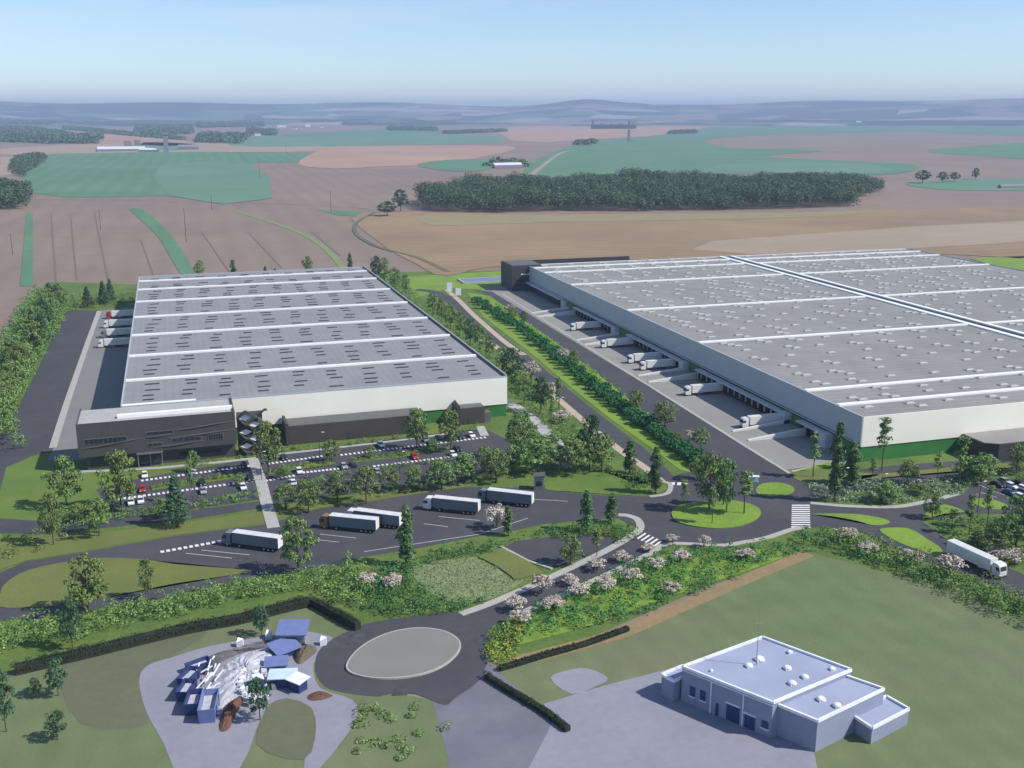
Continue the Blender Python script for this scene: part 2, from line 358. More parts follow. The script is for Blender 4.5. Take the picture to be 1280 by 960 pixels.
# distant hills
def hills():
    nb, nd = 160, 40; vs = []; fs = []
    for j in range(nd):
        for i in range(nb):
            b = R(-22 + 76*i/(nb-1)); d = 8500 + 7500*j/(nd-1); t = j/(nd-1)
            s = i/(nb-1)
            ridge = 222 + 14*math.sin(s*19+1) + 16*math.sin(s*43+2) + 62*math.exp(-((s-.56)/.022)**2) + 75*math.exp(-((s-.82)/.07)**2) + 48*math.exp(-((s-.16)/.07)**2)
            h = 38*math.sin(t*9 + 1.3*math.sin(s*14))*min(1, 4*t)*(t < .72) + ridge*max(0, (t-.45)/.55)**1.4
            h += 6*math.sin(s*40+t*17)*min(1, t*3)
            h = max(h, -20) - 6*(j == 0)
            vs.append((d*math.sin(b), d*math.cos(b), h - 2 + 4*t))
    for j in range(nd-1):
        for i in range(nb-1):
            a = j*nb+i; fs.append((a, a+1, a+nb+1, a+nb))
    mb = MB(); mb.add(vs, fs)
    m = bpy.data.materials.new("far_patchwork"); m.use_nodes = True; n = m.node_tree.nodes; L = m.node_tree.links
    tc = n.new("ShaderNodeTexCoord"); mp = n.new("ShaderNodeMapping"); mp.inputs["Scale"].default_value = (.0016, .0022, 0)
    v = n.new("ShaderNodeTexVoronoi"); v.inputs["Scale"].default_value = 1.0
    L.new(tc.outputs["Object"], mp.inputs[0]); L.new(mp.outputs[0], v.inputs["Vector"])
    sx = n.new("ShaderNodeSeparateColor"); L.new(v.outputs["Color"], sx.inputs[0])
    cr = n.new("ShaderNodeValToRGB"); cr.color_ramp.interpolation = 'CONSTANT'
    E = cr.color_ramp.elements; E[0].position = 0; E[0].color = (.025, .04, .03, 1); E[1].position = .35; E[1].color = (.09, .15, .07, 1)
    for p, c in ((.55, (.20, .15, .13, 1)), (.72, (.04, .07, .035, 1)), (.86, (.30, .27, .24, 1))):
        e = E.new(p); e.color = c
    L.new(sx.outputs[0], cr.inputs[0]); L.new(cr.outputs[0], n["Principled BSDF"].inputs["Base Color"])
    n["Principled BSDF"].inputs["Roughness"].default_value = 1
    o = mb.build("hills", m); tag(o, kind='structure'); 
    for p in o.data.polygons: p.use_smooth = True
hills()

# site ground
sheet("site_grass", [(-120,560),(-40,480),(0,440),(30,380),(60,352),(180,356),(500,340),(640,338),(700,330),(900,400),(1400,480),(1700,760),(1500,840),(1280,775),(1180,735),(1010,690),(880,735),(640,840),(560,800),(455,790),(385,745),(200,790),(15,838),(-200,870),(-300,700)], M['shade_green'], .02)
sheet("central_lawn", [(505,346),(640,338),(668,345),(700,385),(640,372),(600,362),(560,360),(520,372)], M['lime'], .05)
sheet("west_lawn", [(8,584),(66,566),(100,588),(200,590),(170,600),(140,618),(60,655),(-10,650)], M['lawn'], .05)
sheet("pasture", [(15,838),(200,790),(385,745),(455,790),(500,868),(570,880),(590,1100),(-400,1100),(-300,880)], M['pasture'], .04)
sheet("pasture", [(600,846),(640,835),(785,785),(845,762),(1010,690),(1180,735),(1280,775),(1500,840),(1800,1100),(560,1100)], M['pasture'], .04)
sheet("dry_patch", [(78,830),(170,800),(260,790),(200,830),(175,860),(185,905),(100,905)], M['pasture2'], .06, 3)
sheet("dry_patch", [(345,876),(385,882),(395,910),(380,950),(320,930)], M['pasture2'], .10, 3)
path("earth_verge", [(640,828),(700,813),(780,790),(845,762),(930,725),(1010,692)], 4.0, M['dirt'], 0, .10)

# ------------------------------------------------------------------ roads
sheet("service_road", [(83,388),(126,388),(114,420),(98,465),(80,515),(68,564),(40,570),(8,584),(-10,650),(-80,660),(-60,600),(5,540),(38,480),(60,435)], M['asphalt'], .06)
sheet("fire_road", [(-40,640),(0,648),(60,652),(140,648),(240,638),(345,624),(470,606),(590,598),(592,603),(470,613),(346,632),(240,649),(140,659),(60,668),(-40,665)], M['asphalt'], .065)
sheet("truck_park", [(-120,742),(0,716),(32,702),(95,692),(140,684),(220,670),(282,662),(335,655),(400,636),(472,626),(525,616),(587,609),(666,610),(710,616),(770,620),(812,621),(830,640),(800,662),(772,648),(735,650),(680,655),(640,664),(590,672),(520,686),(450,697),(430,708),(372,714),(320,722),(290,728),(200,748),(115,763),(42,774),(0,776),(-120,775)], M['asphalt'], .07)
sheet("roundabout_road", [(812,619),(836,600),(850,592),(880,588),(905,594),(925,590),(990,592),(1010,606),(1040,606),(1075,602),(1120,596),(1200,586),(1400,566),(1400,574),(1215,598),(1150,604),(1060,616),(1010,628),(1060,632),(1116,634),(1165,627),(1200,618),(1225,612),(1300,612),(1400,622),(1400,645),(1270,642),(1210,642),(1170,650),(1150,650),(1180,672),(1230,698),(1290,722),(1400,760),(1400,795),(1290,752),(1215,722),(1150,700),(1110,682),(1075,664),(1040,660),(1012,659),(990,661),(960,670),(900,680),(850,679),(815,690),(770,712),(735,727),(690,748),(655,765),(600,775),(570,768),(612,752),(675,724),(720,704),(745,692),(787,670),(797,660),(800,650)], M['asphalt'], .075)
sheet("service_lane", [(1044,590),(1120,582),(1200,576),(1400,562),(1400,568),(1200,583),(1100,592),(1046,597)], M['asphalt'], .085)
CR = [(520,362),(545,366),(575,384),(610,413),(655,449),(700,488),(745,525),(790,560),(822,590),(836,612)]
path("central_road", CR, 7.5, M['asphalt'], .02, .09)
path("footpath", [(558,362),(575,377),(592,394),(629,426),(655,444)], 3.2, M['tanpath'], .02, .14)
path("footpath", [(687,490),(730,527),(747,541),(780,567),(806,585),(826,602)], 3.0, M['tanpath'], .02, .15)
path("footpath", [(600,425),(615,430),(630,443)], 3.0, M['tanpath'], .02, .15)
# road west of the large warehouse
sheet("dock_road", [(602,366),(628,368),(990,592),(880,592),(814,524),(740,464),(667,418),(640,400)], M['asphalt'], .08)
sheet("turning_circle", [(472,777),(530,769),(575,765),(618,765),(650,766),(628,776),(613,786),(606,800),(610,820),(600,850),(570,872),(555,882),(520,868),(487,868),(470,871),(430,866),(406,858),(394,838),(398,815),(415,800),(445,785)], M['asphalt'], .095, 3)
sheet("old_lane", [(606,822),(625,842),(660,872),(700,905),(760,960),(700,1100),(560,1100),(560,950),(540,875),(590,850)], M['asphalt2'], .06, 0)
slab("disc_paving", [(434,838),(440,822),(460,805),(490,792),(525,787),(555,791),(573,802),(573,816),(555,833),(525,845),(485,850),(452,847)], M['disc'], .45, 5)
# pavements
def pav(px, wd=2.2, z=.15): return path("pavement", px, wd, M['kerb'], .02, z)
pav([(576,768),(612,755),(675,728),(720,707),(755,690),(785,673),(800,661),(797,650),(785,645),(773,644)])
pav([(655,765),(690,750),(735,729),(770,713),(815,691),(837,680),(900,682),(930,678),(960,672),(990,662),(1012,659)], 1.8)
pav([(1013,629),(1060,633),(1116,634),(1150,629),(1180,622),(1198,617)], 2.0)
pav([(827,602),(838,606),(834,617),(812,621)], 1.5)
pav([(990,590),(1010,586),(1036,581),(1048,583)], 1.6)
pav([(628,368),(700,413),(780,463),(860,513),(930,557),(987,592)], 1.3, .2)
pav([(124,389),(112,422),(96,468),(80,515),(66,560)], 2.4, .2)
# lawns and islands standing on the asphalt
slab("roundabout_island", [(840,640),(850,632),(870,629),(900,626),(925,628),(945,634),(951,643),(940,653),(915,660),(885,661),(855,656),(842,649)], M['lime'], .35, 4, kerb=False)
slab("splitter_island", [(945,612),(953,605),(975,604),(991,609),(990,617),(965,621),(948,618)], M['lime'], .2, 3, kerb=False)
slab("median_island", [(1013,643),(1065,643),(1095,647),(1112,652),(1106,656),(1090,657),(1072,652),(1040,646)], M['lime'], .2, 3, kerb=False)
slab("median_island", [(1099,663),(1122,660),(1140,663),(1160,675),(1177,687),(1175,697),(1153,690),(1122,678)], M['lime'], .2, 3, kerb=False)
slab("median_island", [(1152,650),(1165,636),(1180,631),(1200,637),(1205,641),(1180,643)], M['lime'], .2, 2, kerb=False)
slab("median_island", [(1216,623),(1245,626),(1262,634),(1262,637),(1235,637),(1218,630)], M['lime'], .2, 2, kerb=False)
slab("verge", [(990,592),(1020,587),(1060,590),(1100,594),(1060,602),(1005,604)], M['olive'], .2, 2, kerb=False)
slab("verge", [(1046,598),(1120,591),(1200,584),(1300,578),(1300,583),(1200,589),(1120,596),(1060,602)], M['olive'], .2, 0, kerb=False)
slab("verge", [(987,592),(1036,578),(1044,583),(1010,588)], M['lime'], .2, 0, kerb=False)
slab("oval_lawn", [(0,744),(8,729),(37,713),(95,701),(135,698),(180,700),(220,706),(270,710),(312,714),(287,720),(220,730),(150,744),(82,756),(37,760),(0,759)], M['olive'], .2, 3, kerb=False)
sheet("band_lawn", [(-60,675),(60,672),(140,664),(240,652),(330,640),(350,634),(400,626),(470,616),(590,604),(587,608),(472,625),(400,635),(335,653),(282,661),(220,669),(140,683),(95,691),(32,701),(0,712),(-60,728)], M['olive'], .09)
slab("triangle_lawn", [(682,612),(684,598),(700,592),(740,588),(770,596),(800,606),(826,603),(835,609),(828,616),(805,620),(770,619),(710,615)], M['lawn'], .2, 2, kerb=False)
sheet("basin_paving", [(626,684),(650,676),(690,671),(730,668),(760,670),(772,680),(745,691),(690,711),(660,701)], M['asphalt'], .12, 0)
path("basin_edge", [(626,684),(660,702),(690,712)], .8, M['kerb'], .02, .35, sm=0)
sheet("meadow", [(513,712),(540,703),(590,697),(612,698),(640,708),(657,722),(630,742),(600,752),(560,752),(530,735)], M['meadow'], .12, 3)
path("meadow_bank", [(612,692),(640,706),(662,722)], 8, M['olive'], .02, .5, sm=3)
sheet("car_park", [(120,612),(165,600),(300,576),(330,570),(450,554),(560,540),(606,536),(640,552),(652,562),(640,580),(590,598),(470,606),(400,614),(345,622),(240,636),(140,646)], M['asphalt'], .055)
sheet("east_car_park", [(1200,622),(1215,606),(1250,600),(1400,590),(1400,625),(1265,625),(1240,622)], M['asphalt'], .09)
sheet("west_yard", [(126,388),(176,384),(176,500),(150,575),(60,576),(66,562),(80,515),(98,465),(114,420)], M['concreteA'], .09)
sheet("dock_yard", [(175.8,616),(173.6,276),(212,276),(212,650),(176,650)], M['concrete'], .10, world=True)
sheet("back_parking", [(590,362),(628,366),(640,374),(618,372)], M['asphalt'], .07)

# wear on the ground
WEAR = mat("asphalt_patch", (.05, .05, .058), (.085, .085, .092), .4, fine=.2, fscale=1)
for k, q in enumerate([(300,700),(470,668),(640,640),(60,470),(45,520),(90,420),(700,430),(800,500),(900,575),(760,640),(570,790),(440,800),(500,865),(1090,622),(600,800)]):
    x, y, _ = G(*q); r_ = rnd.uniform(1.5, 4.0); a_ = rnd.uniform(0, 1.5)
    sheet("asphalt_patch", [(x+r_*math.cos(a_+t)*rnd.uniform(.7, 1.6), y+r_*math.sin(a_+t)*rnd.uniform(.7, 1.2)) for t in (0, 1.5, 3.1, 4.6)], WEAR, .1035, world=True)
for k, (p_, q_) in enumerate([((560,770),(700,718)),((566,774),(706,722))]):
    tag(ribbon_mb(smooth(gp([p_, ((p_[0]+q_[0])/2+3, (p_[1]+q_[1])/2+2), q_]), 5, False), .5, .09, .1045).build("tyre_track", WEAR), kind='structure')
# painted markings
def stripes(name, p, q, n, length, wd, ang=None, z=.105):
    """n bars set side by side from p to q (pixels)"""
    a, b = G(*p), G(*q); mb = MB(); dx, dy = b[0]-a[0], b[1]-a[1]; l = math.hypot(dx, dy); ux, uy = dx/l, dy/l
    vx, vy = (-uy, ux) if ang is None else (math.cos(ang), math.sin(ang))
    for i in range(n):
        t = i/(n-1) if n > 1 else 0; cx, cy = a[0]+dx*t, a[1]+dy*t
        c = [(cx+ux*wd/2*s1+vx*length/2*s2, cy+uy*wd/2*s1+vy*length/2*s2, z) for s1, s2 in ((-1,-1),(1,-1),(1,1),(-1,1))]
        mb.add(c, [(0,1,2,3) if (ux*vy-uy*vx) > 0 else (3,2,1,0)])
    return tag(mb.build(name, M['paint']), kind='structure')
stripes("crossing_stripes", (797,668), (822,680), 6, 4.6, .7, R(38))
stripes("crossing_stripes", (1001,632), (1001,659), 11, 5.2, .9, R(-17))
stripes("crossing_stripes", (841,605), (857,605), 3, 2.6, 1.2, R(60))
stripes("bay_marks", (203,690), (281,676), 12, 1.5, .9)
rowA = stripes("bay_marks", (178,601), (316,582), 26, 1.7, .75)
stripes("bay_marks", (336,580), (407,570), 15, 1.7, .75)
stripes("bay_marks", (427,569), (606,547), 36, 1.7, .75)
stripes("bay_marks", (150,624), (320,601), 30, 1.7, .75)
stripes("bay_marks", (333,601), (367,595), 8, 1.7, .75)
stripes("bay_marks", (370,592), (442,584), 16, 1.7, .75)
stripes("bay_marks", (468,583), (606,566), 28, 1.7, .75)
def tline(p, q, wd=.18, z=.106): return tag(ribbon_mb(gp([p, q]), wd, z-.002, z).build("lane_line", M['paint']), kind='structure')
for p, q in [((252,688),(312,694)),((232,692),(290,698)),((400,668),(445,673)),((396,675),(424,678)),((548,646),(600,651)),((660,624),(710,627)),((530,655),(560,659)),((455,690),(600,668)),((600,668),(660,648)),((1226,616),(1246,622)),((1234,612),(1256,619)),((1245,609),(1268,615)),((1222,605),(1236,612))]: tline(p, q)
# pale footways
path("footway", [(316,574),(322,590),(327,605),(332,625),(342,660)], 3.4, M['pale_path'], .02, .17, 4)
path("footway", [(100,590),(200,585),(320,573)], 2.0, M['pale_path'], .02, .15, 2)
path("footway", [(330,570),(420,560),(520,548),(560,542)], 1.6, M['pale_path'], .02, .15, 2)
path("footway", [(634,502),(660,520),(690,548),(705,574),(700,585)], 5.0, M['pale_path'], .02, .17, 4)
path("footway", [(600,533),(606,545)], 3.0, M['pale_path'], .02, .15, 0)
# car-park planting islands
for px in ([(188,609),(230,602),(290,594),(300,597),(250,605),(190,613)], [(335,590),(370,583),(412,577),(420,580),(370,588),(336,594)], [(440,575),(500,567),(560,558),(566,561),(500,572),(442,579)]):
    slab("planting_island", px, M['lawn'], .22, 0, kerb=False)
# hard surfaces of the works yard and the lilac building
sheet("works_yard", [(174,850),(185,832),(215,822),(262,808),(330,796),(385,790),(420,800),(408,815),(392,830),(400,860),(440,875),(445,900),(400,960),(380,960),(390,900),(385,882),(345,876),(325,900),(300,960),(240,1000),(205,930),(183,890)], M['hard'], .07, 3)
sheet("office_yard", [(680,880),(760,856),(830,838),(853,832),(960,890),(1010,905),(1030,1000),(1040,1100),(560,1100),(640,1000),(690,905)], M['hard'], .07, 0)
sheet("office_yard_patch", [(688,848),(710,838),(735,836),(760,848),(745,858),(715,868)], M['hard'], .08, 3)

# ------------------------------------------------------------------ building A (parent frame, turned 2 degrees)
AX, AY, AZ = 106.0, 359.5, 15.0
ROT = R(1.25)
A = empty("warehouse", "left-hand warehouse with grey roof and white end wall above a green base", "warehouse", (AX, AY, 0), ROT)
W, D = 134.5, 298.0
MB().box(-W, 0, 4.8, 0, D, AZ).build("upper_wall", M['white'], A)
MB().box(-W+.3, .35, 0, -.3, D-.3, 4.8).build("lower_wall", M['green'], A)
MB().box(-W+.4, .4, AZ, -.4, D-.4, AZ+.12).build("roof", M['roofA'], A)
p = MB(); p.box(-W, -.02, AZ, 0, .38, AZ+.5).box(-.4, .4, AZ, 0, D, AZ+.9).box(-W, .4, AZ, -W+.4, D, AZ+.9).box(-W+.4, D-.4, AZ, -.4, D, AZ+.5)
p.build("parapet", M['bluegrey'], A)
g_ = MB().box(-1.5, 1, AZ+.13, -.45, D-1, AZ+.3); g_.build("gutter", M['gutter'], A)
cuts = [36.5, 78, 120, 164, 208, 248, 279]
for c in cuts: MB().box(-W+.5, c-.9, AZ+.1, -1.6, c+.9, AZ+.75).build("roof_strip", M['strip'], A)
MB().box(-W+.5, .45, AZ+.12, -W+24, 2.3, AZ+.6).build("roof_strip", M['strip'], A)
sk = []
bays = [0] + cuts + [D]
for b in range(len(bays)-1):
    y0, y1 = bays[b], bays[b+1]; h_ = y1-y0
    for k in range(10):
        x = -W + 9 + k*12.9
        offs = ([.2, .36, .56, .8] if k % 3 == 0 else [.3, .46, .72, .86] if k % 3 == 1 else [.16, .5, .64, .8])
        if b >= 6: offs = offs[:2]
        for o_ in offs:
            sk.append((x + (o_-.5)*3 + rnd.uniform(-.8,.8), y0 + h_*o_, rnd.choice((3.6, 4.4, 5.0))))
sk.sort(key=lambda s: s[1])
def skylight_A(mb, s): return mb.box(s[0]-s[2]/2, s[1]-.38, AZ+.12, s[0]+s[2]/2, s[1]+.38, AZ+.42)
for s in sk[:99]: skylight_A(MB(), s).build("rooflight", M['slat'], A)
far = MB()
for s in sk[99:]: skylight_A(far, s)
tag(far.build("rooflight", M['slat'], A), kind='stuff')
# dock doors of the shaded west side
for k in range(22):
    MB().box(-W-.22, 40+k*9, 1.1, -W+.1, 43+k*9, 4.4).build("dock_door", M['door'], A)
def atA(x, y, z=0):
    c, s = math.cos(ROT), math.sin(ROT); return (AX + x*c - y*s, AY + x*s + y*c, z)

# office block in front of it
O = empty("office_block", "dark office block with ribbon windows at the left-hand warehouse's front corner", "office building", (*atA(-147, -19.5)[:2], 0), ROT)
OW, OD, OZ = 48.0, 19.3, 15.2
MB().box(0, 0, 5.0, OW, OD, OZ).build("upper_wall", M['office'], O)
MB().box(2, 2.2, 0, OW-.5, OD, 5.0).build("lower_wall", M['office'], O)
MB().box(.35, .35, OZ, OW-.35, OD-.35, OZ+.1).build("roof", M['pale_path'], O)
pp = MB().box(0, 0, OZ, OW, .35, OZ+.8).box(0, .35, OZ, .35, OD, OZ+.8).box(OW-.35, .35, OZ, OW, OD, OZ+.8); pp.build("parapet", M['office'], O)
MB().box(12, 5.5, OZ+.1, OW-.4, 7.5, OZ+1.1).build("roof_screen", M['strip'], O)
def win(x0, x1, z0, z1, n, y=0.0):
    f = MB().box(x0-.25, y-.12, z0-.25, x1+.25, y-.003, z1+.25).build("window", M['ledge'], O)
    wd = (x1-x0)/n
    for i in range(n): MB().box(x0+i*wd+.08, y-.17, z0, x0+(i+1)*wd-.08, y-.125, z1).build("pane", M['glass'], f)
win(2.0, 14.5, 9.2, 10.8, 9); win(20.5, 28.5, 10.6, 11.5, 4); win(20.5, 25, 6.9, 7.7, 3); win(28, 37, 7.6, 8.6, 5); win(39.3, 43.8, 7.2, 9.0, 6)
for (x0, x1, za, zb) in ((1, 20, 8.0, 9.6), (20, 28.8, 9.8, 10.1), (28.8, OW-.3, 11.4, 12.6), (22, 38, 6.2, 7.0), (27, OW-.3, 8.9, 9.8)):
    mb = MB(); n = 10
    vs = []
    for i in range(n+1):
        t = i/n; x = x0+(x1-x0)*t; z = za+(zb-za)*(t*t*(3-2*t)); y = -.32*math.sin(math.pi*min(1, t*1.1))*.9-.1
        vs += [(x, -.003, z), (x, y, z), (x, y, z+.28), (x, -.003, z+.28)]
    fs = [(4*i+a, 4*i+b, 4*i+4+b, 4*i+4+a) for i in range(n) for a, b in ((0,1),(1,2),(2,3))]
    mb.add(vs, fs).build("ledge", M['ledge'], O)
MB().box(3, 2.05, 1.0, 16, 2.19, 3.6).build("window", M['glass'], O)
MB().box(30, 2.05, 1.2, 43, 2.19, 3.2).build("window", M['glass'], O)
e = MB().box(18, 1.2, 0, 24, 2.19, 4.6).build("entrance", M['glass'], O)
MB().box(20.9, 1.05, 0, 21.1, 1.19, 4.4).build("handle", M['steel'], e); MB().box(17, -1.6, 4.7, 25, 2.0, 4.98).build("canopy", M['ledge'], O)
for x in (17.4, 24.6): MB().tube((x, -1.3, 0), (x, -1.3, 4.7), .12).build("column", M['steel'], O)

# wavy lattice screen on the office end
LT = empty("lattice_screen", "wavy dark and white diamond lattice screen on the right end of the dark office block", "screen", (*atA(-147+OW+.4, -18)[:2], 0), ROT)
for lvl, ph in ((2.2, 0), (4.6, 1), (7.0, 0), (9.4, 1), (11.8, 0), (13.9, 1)):
    n = 24; vs = []
    for i in range(n+1):
        t = i/n; x = 10*t; z = lvl + 1.15*math.cos(2*math.pi*(t*1.6) + ph*math.pi); y = -.9*math.sin(math.pi*t) - .1
        vs += [(x, y+1.6, z), (x, y, z), (x, y, z+.42), (x, y+1.6, z+.42)]
    fs = [(4*i+a, 4*i+b, 4*i+4+b, 4*i+4+a) for i in range(n) for a, b in ((0,1),(1,2),(2,3),(3,0))]
    MB().add(vs, fs).build("wave_band", M['officeB'] if ph else M['ledge'], LT)
for (x, z) in ((2.8, 13.0), (2.8, 8.2), (5.6, 10.6), (5.6, 5.9), (2.8, 3.4)):
    mb = MB(); d_ = [(x-2.0, .2, z), (x, .2, z-1.0), (x+2.0, .2, z), (x, .2, z+1.0)]
    mb.add(d_ + [(a, .5, c) for a, b, c in d_], [(0,1,2,3),(7,6,5,4),(0,4,5,1),(1,5,6,2),(2,6,7,3),(3,7,4,0)]).build("diamond_panel", M['strip'], LT)
MB().box(.2, 2.0, .05, 8.4, 2.4, 14.6).build("backing", M['ledge'], LT)
for x in (0.3, 8.2): MB().tube((x, .9, 0), (x, .9, 14.2), .16).build("post", M['officeB'], LT)

# brown plant-room blocks
Bx = empty("plant_block", "long low brown windowless block before the white end wall of the left-hand warehouse", "outbuilding", (*atA(-81.5, -10.5)[:2], 0), ROT)
MB().box(0, 0, 0, 47, 9.8, 6.6).build("wall", M['brown'], Bx); MB().box(.3, .3, 6.6, 46.7, 9.5, 6.7).build("roof", M['ledge'], Bx)
MB().box(-.9, -.8, 0, -.02, 10, 7.8).build("fin_wall", M['officeB'], Bx)
MB().box(20, -.1, 0, 22.4, -.003, 3).build("door", M['officeB'], Bx)
B2 = empty("plant_block", "small brown block with black gabled fin before the left-hand warehouse", "outbuilding", (*atA(-20, -6)[:2], 0), ROT)
MB().box(0, 0, 0, 9.5, 5.6, 6.2).build("wall", M['brown'], B2); MB().box(.3, .3, 6.2, 9.2, 5.3, 6.3).build("roof", M['ledge'], B2)
MB().prism([(-1.2,-1.5),(-.1,-1.5),(-.1,5.6),(-1.2,5.6)], 0, [6.4,7.4,8.2,7.4]).build("fin_wall", M['officeB'], B2)
MB().box(9.52, .5, 0, 12, 4.2, 3.8).build("annex", M['ledge'], B2); MB().box(3, -.1, 0, 4.2, -.003, 2.4).build("door", M['officeB'], B2)

# ------------------------------------------------------------------ building B
BX0, BX1, BY0, BY1, BZ = 200.0, 486.0, 275.5, 636.0, 15.0
B = empty("warehouse", "huge right-hand warehouse with dark central roof gutter and truck docks along its side", "warehouse", (BX0, BY0, 0), 0)
BW, BD = BX1-BX0, BY1-BY0
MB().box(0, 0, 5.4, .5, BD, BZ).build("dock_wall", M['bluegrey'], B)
MB().box(.5, 0, 5.2, BW, BD, BZ).build("upper_wall", M['white'], B)
MB().box(.52, .3, 0, BW-.2, BD-.2, 5.2).build("lower_wall", M['green'], B)
MB().box(.6, .4, BZ, BW-.4, BD-.4, BZ+.1).build("roof", M['roofB'], B)
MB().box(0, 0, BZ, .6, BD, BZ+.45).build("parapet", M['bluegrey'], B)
MB().box(.6, 0, BZ, BW, .4, BZ+.3).build("parapet", M['white'], B)
MB().box(.6, BD-.4, BZ, BW, BD, BZ+.4).build("parapet", M['strip'], B)
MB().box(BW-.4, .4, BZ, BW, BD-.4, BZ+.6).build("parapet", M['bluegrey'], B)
bc = [14.8, 34.5, 117, 195, 277, 325, 345]
MID = 142.0
for c in bc:
    MB().box(.7, c-1.0, BZ+.08, MID-5.5, c+1.0, BZ+.65).build("roof_strip", M['strip'], B)
    MB().box(MID+5.5, c-1.0, BZ+.08, BW-.5, c+1.0, BZ+.65).build("roof_strip", M['strip'], B)
MB().box(MID-5.5, .5, BZ+.1, MID-2.6, BD-.5, BZ+.7).build("ridge_band", M['strip'], B)
MB().box(MID+2.6, .5, BZ+.1, MID+5.0, BD-.5, BZ+.7).build("ridge_band", M['strip'], B)
MB().box(MID-1.3, .5, BZ+.1, MID+1.3, BD-.5, BZ+.3).build("gutter", M['gutter'], B)
# faint seams of the roof sheets
sk = []
bays = [0] + bc + [BD]
for b in range(len(bays)-1):
    y0, y1 = bays[b], bays[b+1]; nr = max(1, round((y1-y0)/13)); 
    for r_ in range(nr):
        yy = y0 + (r_+.5)*(y1-y0)/nr; x = 8 + rnd.uniform(0, 6)
        while x < BW-8:
            if abs(x-MID) > 9:
                k = rnd.choice((1, 1, 2, 2, 3))
                for q in range(k): sk.append((x+q*1.9, yy+2.6-q*3.2+rnd.uniform(-.6,.6)))
            x += rnd.uniform(13, 21)
sk = [s for s in sk if min(abs(s[1]-c) for c in bays) > 2.2]
sk.sort(key=lambda s: math.hypot(s[0]+BX0, s[1]+BY0))
def skylight_B(mb, x, y):
    z = BZ+.1; mb.box(x-1.9, y-.95, z, x+1.9, y+.95, z+.3)
    return mb.add([(x-1.7,y-.8,z+.302),(x+1.7,y-.8,z+.302),(x+1.7,y+.8,z+.302),(x-1.7,y+.8,z+.302),(x-1.2,y-.35,z+.62),(x+1.2,y-.35,z+.62),(x+1.2,y+.35,z+.62),(x-1.2,y+.35,z+.62)],
                  [(4,5,6,7),(0,1,5,4),(1,2,6,5),(2,3,7,6),(3,0,4,7)])
for s in sk[:99]: skylight_B(MB(), *s).build("rooflight", M['dome'], B)
far = MB()
for s in sk[99:]: skylight_B(far, *s)
tag(far.build("rooflight", M['dome'], B), kind='stuff')
# dock fronts
groups = [(539, 484), (463, 405), (388, 322), (309, 296)]
MB().box(-1.6, 557-BY0, 0, .5, 563-BY0, 5.2).build("pier", M['canopy'], B)
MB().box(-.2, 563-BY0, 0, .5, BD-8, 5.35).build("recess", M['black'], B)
MB().box(-2.8, 563-BY0, 5.0, -.02, BD-8, 5.6).build("canopy", M['canopy'], B)
for k, (a, b) in enumerate(groups):
    a -= BY0; b -= BY0
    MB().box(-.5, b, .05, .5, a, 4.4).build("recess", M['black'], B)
    MB().box(-2.9, b-.6, 4.45, -.02, a+.4, 4.95).build("canopy", M['canopy'], B)
    n = max(2, int((a-b)/4.6)); pitch = (a-b)/n
    for i in range(n):
        y = b + (i+.5)*pitch
        d = MB().box(-.72, y-1.35, 1.1, -.505, y+1.35, 4.1).build("dock_door", M['door'], B)
        U = [(y-1.75,1.0),(y-1.4,1.0),(y-1.4,4.12),(y+1.4,4.12),(y+1.4,1.0),(y+1.75,1.0),(y+1.75,4.42),(y-1.75,4.42)]
        MB().add([(-1.5,a_,b_) for a_, b_ in U]+[(-.51,a_,b_) for a_, b_ in U], [(7,6,3,2),(7,2,1,0),(6,5,4,3),(15,10,11,14),(15,8,9,10),(14,11,12,13)]+[(i,(i+1)%8,(i+1)%8+8,i+8) for i in range(8)]).build("dock_shelter", M['black'], d)
    MB().box(-2.6, b-5, 0, .5, b-.65, 5.0).build("pier", M['canopy'], B)
for c in range(2): MB().box(-.12, 0, 5.4+c*.75, -.003, BD, 5.58+c*.75).build("trim_line", M['gutter'], B)
green_gaps = [(556, 541), (478, 465), (399.5, 390), (316, 310.5), (290, 277)]
for a, b in green_gaps: MB().box(-.1, b-BY0, 0, .5, a-BY0, 5.2).build("green_bay", M['green'], B)
for k, yc in enumerate((547, 472, 396, 312)):
    t = empty("loading_ramp", ["loading ramp at the far northern end of the truck docks", "loading ramp between the third and second trucks from the far end of the docks",
        "twin-walled loading ramp at the green bay half way along the docks", "twin-walled loading ramp nearest the roundabout beyond the last docked truck"][k], "ramp", (0, 0, 0), 0, "loading ramps up to the green bays")
    s = MB(); s.add([(178, yc-5.2, .11), (199.8, yc-5.2, 1.5), (199.8, yc+5.2, 1.5), (178, yc+5.2, .11), (199.8, yc-5.2, .1), (199.8, yc+5.2, .1)], [(0,1,2,3),(0,4,1),(3,2,5)]); s.build("slope", M['concrete'], t)
    for sg in (-5.5, 5.5):
        a = yc+sg; MB().add([(177, a-.5, .1), (199.8, a-.5, .1), (199.8, a-.5, 2.8), (177, a-.5, .5), (177, a+.5, .1), (199.8, a+.5, .1), (199.8, a+.5, 2.8), (177, a+.5, .5)],
                 [(0,1,2,3),(7,6,5,4),(0,3,7,4),(3,2,6,7),(1,5,6,2)]).build("side_wall", M['trailer'], t)
